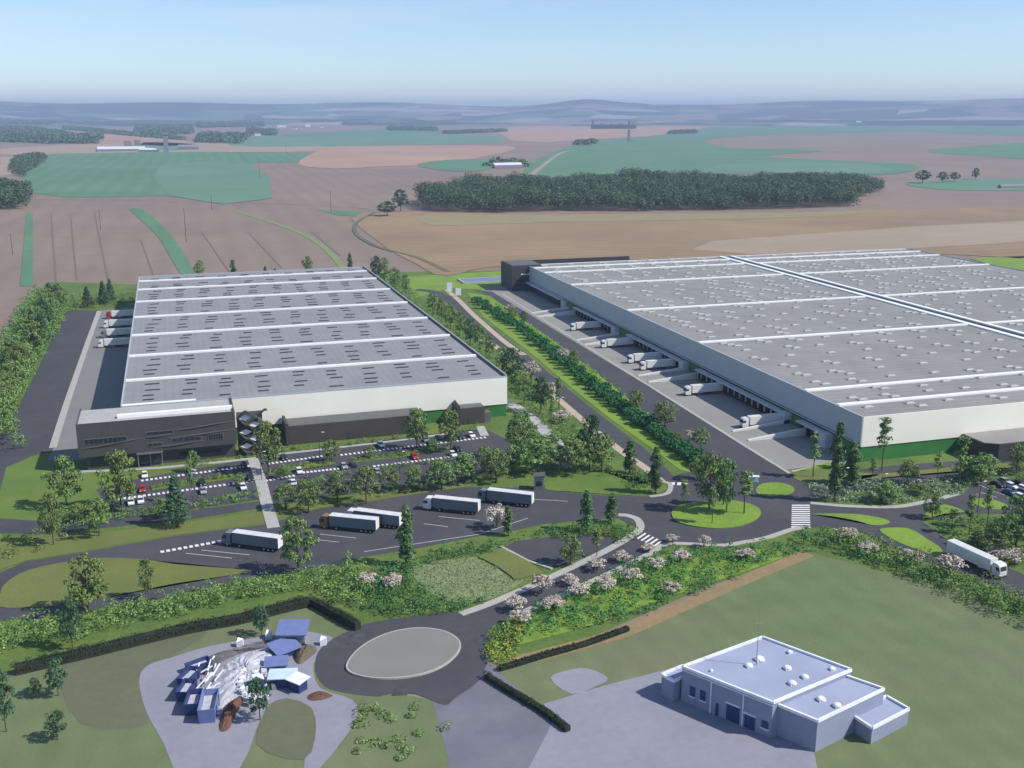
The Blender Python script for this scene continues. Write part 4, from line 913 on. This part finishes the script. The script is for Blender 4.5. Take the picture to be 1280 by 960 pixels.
trees("between roundabout and right-hand warehouse", "trees south of the right-hand warehouse",
      [('s',1016,597,540,20),('c',1043,627,526,22),('c',1064,606,552,26),('s',1102,589,520,22),('r',1107,628,600,34),('r',1134,604,574,26),('s',1090,600,572,14),('s',1171,599,564,14),('s',1198,613,544,22),
       ('r',1226,602,566,42),('r',1206,600,576,30),('r',1270,592,553,30),('r',1165,648,614,24),('s',1190,657,636,14),('s',1211,668,616,18),('s',1233,660,606,18),('r',1269,690,618,48),('r',1244,694,654,42),('r',1150,618,604,22),('r',1222,680,660,26),('c',1279,668,620,24)])
blossom = [(677,742,718,26),(644,764,746,24),(650,782,762,24),(692,764,746,26),(712,732,718,20),(725,745,729,26),(747,713,698,22),(757,739,722,24),(778,703,690,20),(791,729,712,24),(810,689,680,16),(820,713,698,22),(840,679,668,16),(850,703,688,22),(839,743,728,22),(880,685,670,16),(932,701,686,24),(1057,675,660,26),(1083,693,678,24),(1139,703,688,26),(1188,716,694,32)]
trees("in the planted bank below the roundabout road", "blossoming shrubs on the bank", [('f',)+q for q in blossom])
trees("in the thicket beside the meadow", "blossoming shrubs by the meadow", [('f',461,734,716,24),('f',490,736,718,24)])
trees("in the planted verge right of the access road truck", "blossoming shrubs at right", [('f',1246,700,684,28),('f',1268,706,688,30)])
trees("in the field edge behind the left-hand warehouse", "trees behind the left-hand warehouse", [('k',110,384,357,16),('k',130,380,350,16),('k',139,378,347,14),('c',176,362,343,5),('r',250,346,324,14),('c',292,345,324,10),('k',332,345,332,8),('k',344,345,335,8),('r',385,342,319,14),('c',438,342,316,8)])
trees("in the works yard and its grass", "trees by the works yard", [('d',327,795,755,22),('d',325,900,842,30),('d',73,870,822,26),('d',45,872,846,16),('d',72,925,886,26),('d',8,915,830,28)])
def line_pts(px, n, jx, jy): 
    out = []
    for i in range(n):
        t = (i+.5)/n*(len(px)-1); k = int(t); f_ = t-k; a, b = px[k], px[min(k+1, len(px)-1)]
        out.append((a[0]+(b[0]-a[0])*f_+rnd.uniform(-jx, jx), a[1]+(b[1]-a[1])*f_+rnd.uniform(-jy, jy)))
    return out
wl = []
for i, (px, py) in enumerate(line_pts([(70,385),(55,410),(38,440),(22,480),(5,520),(-20,560)], 22, 12, 5)):
    wl.append(('rkr'[i % 3] if i < 9 else 'r', px, py, py-36-i*.6, 22+i*.6))
trees("in the tree belt along the far left edge", "belt of trees along the left service road", wl)
fr = [("largest of four lone field trees, leftmost of them", 1153,229,211,18), ("second from the left of four lone field trees", 1178,228,214,14), ("third from the left of four lone field trees", 1193,227,214,12), ("rightmost of four lone field trees, tall crown", 1219,225,209,9)]
for lb, bx, by, ty, wd in fr: tree('d', bx, by, ty, wd, lb + " beyond the long wood", "four lone trees in the fields")
tree('d', 484, 270, 250, 22, "dark tree at the left tip of the long wood", "trees at the left tip of the wood"); tree('d', 501, 264, 235, 20, "taller dark tree second from the left tip of the long wood", "trees at the left tip of the wood")

# individual evergreen hedge shrubs of the central strip
hed = [leafmesh("foliage", [(rnd.uniform(-2.6,2.6), rnd.uniform(-.8,.8), rnd.uniform(.7,1.3)) for _ in range(14)], [(1.1,1.0,.9)]*14, 40, .5, LF['hedge']) for _ in range(3)]
hp = line_pts([(594,378),(640,406),(690,444),(740,484),(790,522),(838,556),(880,588)], 60, 1.5, 1.0)
for i, (px, py) in enumerate(hp):
    x, y, _ = G(px, py); o = link("hedge_shrub", hed[i % 3]); o.location = (x, y, .05); o.rotation_euler = (0, 0, R(-35)+rnd.uniform(-.3,.3)); s = rnd.uniform(1.15, 1.55); o.scale = (s, s*1.15, s*1.25)
    tag(o, "dark evergreen shrub in the long hedge row beside the central road", "shrub", "evergreen shrubs of the central hedge row")

# planted masses nobody could count
sheet("planted_verge", [(584,366),(612,370),(640,390),(700,432),(760,478),(820,528),(880,572),(905,592),(880,594),(850,588),(818,563),(764,525),(708,480),(664,442),(604,396)], M['lime'], .12)
thicket("shrubbery", [(610,372),(655,402),(740,463),(814,523),(890,586),(878,588),(800,522),(730,466),(650,408)], LF['yellow'], 2.6, 1.2, 1.6, 34, .45, "yellow-green shrubs along the dock road edge")
thicket("shrubbery", [(-60,800),(0,783),(60,772),(120,768),(200,752),(300,732),(360,722),(420,714),(440,700),(462,716),(455,770),(430,762),(385,738),(300,754),(200,776),(110,798),(40,814),(-60,832)], LF['belt'], 2.3, 1.7, 2.8, 46, .5, "broad band of leafy shrubs above the dark boundary hedge")
thicket("shrubbery", [(30,575),(0,540),(-40,560),(-80,520),(-30,470),(5,425),(30,385),(45,365),(85,385),(70,420),(45,465),(14,520)], LF['belt'], 3.2, 2.3, 5.5, 52, .7, "dense undergrowth of the tree belt at the far left")
thicket("shrubbery", [(60,384),(90,370),(180,368),(180,380),(130,385),(85,390)], LF['belt'], 4, 2, 2.0, 34, .6, "low shrubs behind the left yard")
thicket("shrubbery", [(455,740),(470,715),(520,702),(560,690),(640,678),(680,668),(735,658),(790,662),(796,672),(770,682),(762,668),(690,670),(640,678),(612,692),(560,700),(515,712),(520,735),(560,756),(612,752),(575,764),(500,772),(462,768)], LF['lush'], 2.0, 1.5, 2.2, 50, .45, "lush green thicket around the meadow and basin")
thicket("shrubbery", [(655,768),(690,752),(770,716),(830,690),(960,682),(1010,664),(1060,672),(1110,690),(1160,710),(1215,730),(1280,756),(1330,780),(1290,790),(1210,752),(1110,715),(1040,690),(1010,690),(960,708),(880,740),(800,772),(720,790),(650,800),(618,818),(612,795)], LF['lush'], 2.3, 1.5, 2.2, 48, .45, "lush planted bank below the roundabout road", keep=.75)
thicket("shrubbery", [(1060,668),(1110,686),(1160,706),(1215,726),(1280,752),(1330,775),(1300,795),(1230,762),(1130,722),(1050,692),(1010,686)], LF['belt'], 3.0, 1.9, 3.6, 56, .5, "tall mixed shrubs shading the edge of the large pasture")
sheet("bank_grass", [(655,772),(700,752),(830,694),(960,686),(1000,690),(930,715),(820,752),(740,782),(650,806)], M['bankgrass'], .08)
thicket("shrubbery", [(612,800),(640,780),(660,790),(650,825),(620,830),(605,828)], LF['yellow'], 2.0, 1.3, 1.8, 40, .45, "yellowish shrubs where the old lane meets the bank")
thicket("shrubbery", [(150,640),(240,628),(322,614),(322,624),(240,638),(150,652)], LF['belt'], 2.2, 1.2, 1.5, 40, .4, "low hedge between car park and fire road")
thicket("shrubbery", [(190,609),(230,603),(290,595),(298,597),(250,604),(192,612)], LF['belt'], 1.8, 1.0, 1.3, 40, .4, "shrubs on the first parking island")
thicket("shrubbery", [(337,590),(412,578),(418,580),(370,587),(338,593)], LF['belt'], 1.8, 1.0, 1.4, 40, .4, "shrubs on the second parking island")
thicket("shrubbery", [(442,575),(560,559),(564,561),(500,571),(444,578)], LF['belt'], 1.8, 1.0, 1.4, 40, .4, "shrubs on the third parking island")
thicket("shrubbery", [(215,583),(300,572),(330,563),(360,562),(560,541),(600,534),(600,538),(450,556),(330,569),(230,586)], LF['belt'], 2.2, 1.1, 1.4, 40, .4, "shrub border in front of the office and brown blocks")
thicket("shrubbery", [(465,345),(500,352),(545,390),(600,432),(640,468),(690,505),(735,545),(760,570),(735,575),(700,550),(665,520),(640,500),(610,450),(560,410)], LF['belt'], 3.2, 1.6, 1.8, 38, .5, "loose shrubs right of the left-hand warehouse", keep=.8)
thicket("shrubbery", [(780,600),(815,592),(826,602),(800,616),(790,612)], LF['lush'], 2.2, 1.4, 2.0, 40, .45, "shrubs at the corner of the triangular lawn")
thicket("shrubbery", [(1008,606),(1070,598),(1120,604),(1200,596),(1215,600),(1205,616),(1170,624),(1116,631),(1060,630),(1020,622)], LF['silver'], 2.2, 1.2, 1.0, 36, .5, "grey-green ground planting east of the roundabout")
thicket("shrubbery", [(1160,655),(1210,650),(1300,650),(1330,720),(1290,715),(1230,690),(1180,670)], LF['lush'], 2.6, 1.6, 2.2, 44, .45, "thicket right of the access road", keep=.8)
thicket("shrubbery", [(1200,590),(1300,582),(1300,600),(1240,600),(1210,606)], LF['belt'], 2.6, 1.4, 1.8, 40, .45, "shrubs below the dark annex")
thicket("shrubbery", [(430,882),(500,878),(560,895),(560,960),(440,950)], LF['belt'], 2.2, 1.3, 1.0, 40, .45, "scrub below the turning circle", keep=.35)
thicket("shrubbery", [(150,640),(60,690),(0,700),(-20,680),(50,660),(110,650)], LF['belt'], 3.2, 1.5, 1.5, 40, .5, "scattered low shrubs at the left lawn edge", keep=.45)
thicket("shrubbery", [(345,632),(400,620),(470,610),(590,597),(640,580),(660,590),(600,604),(470,622),(350,640)], LF['belt'], 2.2, 1.1, 1.1, 34, .4, "low plants under the tree row by the truck park", keep=.5)
thicket("shrubbery", [(370,600),(440,588),(600,570),(600,573),(440,594),(372,605)], LF['belt'], 2.0, 1.0, 1.2, 36, .4, "planted strip in the lower parking rows", keep=.55)
thicket("shrubbery", [(60,640),(150,625),(150,650),(70,668)], LF['round'], 2.6, 1.4, 2.0, 40, .45, "shrubs between the left trees")
thicket("shrubbery", [(640,545),(700,545),(760,575),(780,600),(700,592),(650,585)], LF['belt'], 2.6, 1.4, 1.6, 38, .45, "undergrowth of the copse by the triangular lawn", keep=.7)
thicket("meadow_grass", [(513,712),(540,703),(590,697),(612,698),(640,708),(657,722),(630,742),(600,752),(560,752),(530,735)], LF['silver'], 1.2, .8, .5, 14, .3, "pale tussocky meadow grass", cat="grass")
thicket("reeds", [(690,668),(760,667),(762,671),(690,673)], LF['lush'], 1.6, 1.0, 1.4, 30, .4, "green shrubs along the basin's upper edge")

# dark hedges; the first two stand for the shaded side of the thicket
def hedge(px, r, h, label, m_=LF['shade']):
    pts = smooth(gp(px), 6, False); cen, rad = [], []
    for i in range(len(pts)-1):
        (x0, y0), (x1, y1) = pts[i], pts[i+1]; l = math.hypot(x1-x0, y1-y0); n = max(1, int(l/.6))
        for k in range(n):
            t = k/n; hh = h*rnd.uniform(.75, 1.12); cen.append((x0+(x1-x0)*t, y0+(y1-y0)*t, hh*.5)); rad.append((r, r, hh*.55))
    o = ribbon_mb(pts, r*1.3, .02, h*.72).build("shade_dark_hedge", MATS["shade_dark_core"]); tag(o, label, "hedge")
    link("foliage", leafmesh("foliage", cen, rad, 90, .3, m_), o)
mat("shade_dark_core", (.022, .03, .02), (.03, .04, .025), .8, fine=.4, fscale=3)  # core colour darkened to carry the same shade
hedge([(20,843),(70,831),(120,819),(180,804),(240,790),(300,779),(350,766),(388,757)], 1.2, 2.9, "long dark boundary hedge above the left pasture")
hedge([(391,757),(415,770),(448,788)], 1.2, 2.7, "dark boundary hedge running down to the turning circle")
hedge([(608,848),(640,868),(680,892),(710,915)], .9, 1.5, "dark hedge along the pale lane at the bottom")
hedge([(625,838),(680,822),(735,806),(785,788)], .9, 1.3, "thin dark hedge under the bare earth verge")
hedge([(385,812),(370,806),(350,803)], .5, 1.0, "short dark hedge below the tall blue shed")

# far woods
def wood(px, h, sp, label, m_=LF['wood'], size=2.6, per=34, r=4.5):
    pts = scatter(gp(px), sp); cen, rad = [], []
    for x, y in pts:
        hh = h*(.78+.3*rnd.random()**2 + .16*math.sin(x*.021)*math.cos(y*.017) + .13*math.sin(x*.07+1)); rr = r*rnd.uniform(.75, 1.7)
        cen.append((x, y, hh-rr*.9)); rad.append((rr, rr, rr*.95)); cen.append((x+1, y-1, hh*.38)); rad.append((rr*.8, rr*.8, hh*.4))
    tag(link("wood", leafmesh("wood", cen, rad, per, size, m_, up_bias=.5)), label, "wood", kind='stuff')
wood([(530,264),(620,266),(700,264),(800,264),(900,263),(1000,261),(1068,259),(1062,252),(1100,240),(1100,236),(1070,234),(1000,233),(900,234),(800,232),(700,234),(610,237),(560,243),(522,254)], 23, 9.0, "long dark wood stretching across the middle distance", per=90, size=1.7, r=7.0)
wood([(-40,262),(34,262),(40,250),(30,240),(-40,240)], 22, 9, "dark clump of big trees at the left picture edge")
wood([(12,215),(30,222),(42,212),(60,200),(40,196),(18,200)], 14, 12, "dark spinney beside the large green field")
field([(0,158),(95,158),(100,163),(40,168),(-40,168)], M['crop2'], .5, 2); field([(100,164),(232,176),(230,182),(170,181),(90,174)], M['pink'], .6, 2)
field([(120,150),(330,150),(330,158),(120,158)], M['crop2'], .5, 2); field([(350,168),(520,160),(560,165),(420,172)], M['crop'], .6, 2)
field([(640,158),(800,156),(880,158),(860,166),(740,174),(640,176)], M['pink'], .4, 2); field([(180,178),(240,180),(240,187),(180,187)], M['crop2'], .6, 2)
field([(900,206),(1050,204),(1120,212),(1060,218),(920,214)], M['crop2'], .8, 3)
for lb, px, h in [("far dark forest on the left plain's rim", [(-40,152),(60,150),(90,155),(60,158),(-40,158)], 30), ("far forest right of the distant village", [(240,154),(330,153),(330,158),(250,160)], 26), ("far forest beyond the village houses", [(420,152),(520,151),(540,155),(430,157)], 24),
                  ("far wood patch above the red-roofed farmhouses", [(100,170),(128,172),(120,178),(60,180),(40,178)], 22), ("dark copse left of the distant village", [(170,163),(222,166),(222,172),(180,171)], 24), ("far wood below the left hills", [(0,178),(120,180),(118,176),(80,168),(40,160),(-40,160),(-60,178)], 20), ("far dark copse on the left plain", [(38,176),(84,176),(80,166),(40,165)], 22),
                  ("long far hedgerow wood crossing the left plain", [(80,162),(160,170),(232,176),(232,173),(160,166),(80,158)], 14), ("far wood behind the farm village", [(170,166),(240,168),(240,158),(170,157)], 20),
                  ("far wood strip on the plain", [(245,178),(300,180),(310,170),(250,170)], 22), ("far tree line in the middle of the plain", [(485,163),(545,164),(545,161),(485,160)], 18),
                  ("far tree strip left of the pink field", [(555,168),(632,165),(632,163),(555,165)], 14), ("small copse in front of the far green slope", [(608,208),(660,209),(655,203),(612,203)], 12), ("dark tuft of trees on the crest of the green slope", [(718,183),(745,180),(742,177),(722,178)], 16),
                  ("far trees at the village edge", [(310,168),(345,170),(345,164),(310,163)], 20), ("far trees right of the grain silos", [(835,168),(870,167),(868,163),(840,164)], 12)]:
    wood(px, h, 24, lb, size=8, per=16, r=14)

# far buildings
def hut(name, px, py, wd, dp, h, rm, wm, label, cat="farm building", pitched=True):
    x, y, _ = G(px, py); t = empty(name, label, cat, (x, y, .4), rnd.uniform(-.3, .1), "far farm buildings")
    MB().box(-wd/2, -dp/2, 0, wd/2, dp/2, h).build("wall", wm, t)
    if pitched: MB().add([(-wd/2,-dp/2,h+.01),(wd/2,-dp/2,h+.01),(wd/2,dp/2,h+.01),(-wd/2,dp/2,h+.01),(-wd/2,0,h+dp*.28),(wd/2,0,h+dp*.28)], [(0,1,5,4),(2,3,4,5),(1,2,5),(3,0,4)]).build("roof", rm, t)
    return t
hut("barn", 152, 189, 130, 26, 6, M['farwhite'], M['fargrey'], "long white-roofed barn at the top edge of the green field")
hut("barn", 186, 190, 50, 20, 6, M['farwhite'], M['fargrey'], "short white-roofed barn right of the long one")
t = hut("silo_tower", 208, 190, 13, 12, 44, M['fargrey'], M['fargrey'], "tall dark grain tower among the farm trees"); MB().box(-8, -7, 47.5, 8, 7, 54).build("head", M['fargrey'], t)
hut("farmhouse", 160, 183, 24, 16, 12, M['farred'], M['fargrey'], "dark red-roofed farmhouse, leftmost above the barns", "house"); hut("farmhouse", 172, 182, 20, 14, 14, M['farred'], M['fargrey'], "dark red-roofed farmhouse right of the leftmost one", "house")
hut("barn", 130, 189, 40, 20, 6, M['fargrey'], M['farwhite'], "small grey barn left of the long white-roofed one")
hut("barn", 236, 187, 60, 24, 8, M['fargrey'], M['fargrey'], "grey barn right of the tall grain tower")
for k, (px, py, wd) in enumerate(((322,170,60),(352,160,120),(368,162,60),(385,159,70),(402,160,60),(360,142,0),(268,168,70))):
    if wd: hut("village_house", px, py, wd*.5, 22, 10, M['farwhite'] if k % 2 else M['farred'], M['farwhite'], ["lone red-roofed building right of the far wood strip", "long pale village building at the left of the distant village", "red-roofed village building second from the left", "white-roofed village building in the middle of the distant village", "red-roofed building at the right end of the distant village", "", "pale building between farm and distant village"][k], "house")
t = hut("grain_works", 767, 161, 300, 60, 26, M['chassis'], M['chassis'], "distant industrial works with twin towers on the horizon plain", "factory", False)
for x0, x1, h in ((-148,-138,58),(105,148,56),(-90,-60,36),(-20,10,34),(40,70,38)): MB().box(x0, -29.5, 26.1, x1, 20, h).build("tower", M['fargrey'], t)
hut("water_tower", 786, 177, 9, 9, 44, M['fargrey'], M['fargrey'], "thin dark tower standing on the crest of the green slope", "tower", False)
hut("barn", 634, 210, 60, 16, 6, M['farwhite'], M['fargrey'], "pale farm building in the small copse before the green slope"); hut("farmhouse", 1073, 156, 50, 40, 20, M['farwhite'], M['farwhite'], "tiny white farmhouse on the far right plain", "house")
hut("barn", 1265, 235, 45, 8, 3, M['fargrey'], M['fargrey'], "low dark barn in the field at the right edge")

# power poles across the fields
def pole(px, py, ty, label):
    x, y, _ = G(px, py); h = height_at(px, py, ty); t = empty("power_pole", label, "pole", (x, y, 0), 0, "power poles in the left fields")
    MB().tube((0, 0, 0), (0, 0, h), .28, .18, 6).build("post", M['bark'], t); MB().tube((-1.6, 0, h-1), (1.6, 0, h-1), .1, n=4).build("crossarm", M['bark'], t)
for px, py, ty, lb in ((16,319,292,"power pole farthest left in the brown fields"),(126,287,262,"power pole left of the bent green strip"),(233,303,260,"power pole right of the bent green strip"),(325,225,198,"power pole at the right end of the large green field"),
                       (358,198,182,"distant power pole above the large green field's tip"),(414,266,238,"power pole left of the curved field track"),(787,177,160,"pole on the green slope"),(265,262,244,"short power pole above the bent green strip")):
    if px != 787: pole(px, py, ty, lb)

# lamps, signs, gatehouse
def lamp(px, py, h, label, rz=0):
    x, y, _ = G(px, py); t = empty("street_lamp", label, "street lamp", (x, y, 0), rz, "street lamps of the site")
    MB().tube((0, 0, 0), (0, 0, h), .11, .07, 8).build("post", M['officeB'], t); MB().tube((0, 0, h-.1), (1.2, 0, h+.15), .06, n=6).build("arm", M['officeB'], t); MB().box(.9, -.16, h+.08, 1.7, .16, h+.22).build("lamp_head", M['ctrim'], t)
for lb, px, py in (("street lamp between the two tall trees on the roundabout's right","1052","622"),("street lamp beside the grey-green planting near the median","1100","630"),("street lamp at the footway into the car park","327","600"),
                   ("street lamp in the left part of the middle parking row","241","625"),("street lamp in the upper parking row","400","574"),("street lamp behind the ochre-cabbed truck","500","600"),("street lamp on the grass by the central road bend","699","527"),("street lamp beside the east car park entrance","1222","640")):
    lamp(int(px), int(py), 9, lb)
x, y, _ = G(674, 611); t = empty("gatehouse", "small grey gatehouse beside the rightmost truck of the truck park", "kiosk", (x, y, 0), R(-20))
MB().box(-1.5, -1.5, .1, 1.5, 1.5, 4.2).build("wall", M['steel'], t); MB().prism([(-1.7,-1.7),(1.7,-1.7),(1.7,1.7),(-1.7,1.7)], 4.202, [4.4,4.8,4.9,4.5]).build("roof", M['ledge'], t)
MB().box(-.9, -1.56, 1.4, .9, -1.505, 3.0).build("window", M['glass'], t); MB().box(-1.56, -.5, .1, -1.505, .5, 2.3).build("door", M['officeB'], t)
for lb, px, py in (("taller white sign board at the far end of the central road", 562, 366), ("right-hand white sign board at the far end of the central road", 573, 371)):
    x, y, _ = G(px, py); t = empty("sign_board", lb, "sign", (x, y, 0), R(-10), "white sign boards at the far gate")
    MB().box(-1.7, -.12, 1.0, 1.7, .12, 6.4 if px == 562 else 5.4).build("panel", M['ctrim'], t)
    for s in (-1.2, 1.2): MB().tube((s, .2, 0), (s, .2, 2), .1).build("post", M['steel'], t)
x, y, _ = G(604, 351); t = empty("covered_basin", "blue-topped rectangular basin on the bright lawn behind the central road", "basin", (x, y, 0), 0)
MB().box(-16, -9, 0, 16, 9, .9).build("rim", M['pale_path'], t); MB().box(-14.5, -7.5, .9, 14.5, 7.5, .96).build("water", M['pond'], t)
# railings near the roundabout's right
t = empty("railing", "low dark railing beside the grey-green planting right of the roundabout", "railing", (0, 0, 0), 0)
rp_ = gp([(1010,620),(1030,622),(1050,622)])
for i in range(9):
    f_ = i/8*2; k = min(1, int(f_)); u = f_-k; x = rp_[k][0]*(1-u)+rp_[k+1][0]*u; y = rp_[k][1]*(1-u)+rp_[k+1][1]*u; MB().tube((x, y, 0), (x, y, 1.1), .05, n=5).build("post", M['steel'], t)
for z in (.6, 1.1):
    for k in (0, 1): MB().tube((*rp_[k], z), (*rp_[k+1], z), .04, n=5).build("rail", M['steel'], t)
x, y, _ = G(941, 604); t = empty("bus_shelter", "small white shelter at the splitter island beyond the roundabout", "shelter", (x, y, 0), R(-20))
MB().box(-1.8, -.7, 2.2, 1.8, .7, 2.36).build("roof", M['ctrim'], t); MB().box(-1.8, .6, .05, 1.8, .66, 2.2).build("back_panel", M['ice'], t)
for s in (-1.7, 1.7): MB().tube((s, -.5, 0), (s, -.5, 2.2), .05, n=6).build("post", M['steel'], t)

# ------------------------------------------------------------------ haze
hz = MB().box(-17000, -600, -1.0, 22000, 26500, 420).build("haze", None) if False else None
mb = MB().box(-17000, -1500, -25.0, 22000, 26500, 345)
me = bpy.data.meshes.new("haze"); me.from_pydata(mb.v, [], mb.f)
hm = bpy.data.materials.new("haze"); hm.use_nodes = True; n = hm.node_tree.nodes; n.clear()
o_ = n.new("ShaderNodeOutputMaterial"); v = n.new("ShaderNodeVolumePrincipled"); v.inputs["Color"].default_value = (.56, .71, 1.0, 1); v.inputs["Density"].default_value = 8.5e-5; v.inputs["Anisotropy"].default_value = 0.0
hm.node_tree.links.new(v.outputs[0], o_.inputs["Volume"]); me.materials.append(hm)
tag(link("haze", me), "thin blue haze over the distant fields", "haze", kind='stuff')

for o in bpy.data.objects:
    if o.get("label") and not 4 <= len(o["label"].replace("-", " ").split()) <= 16: print("LABEL", len(o["label"].split()), o["label"])
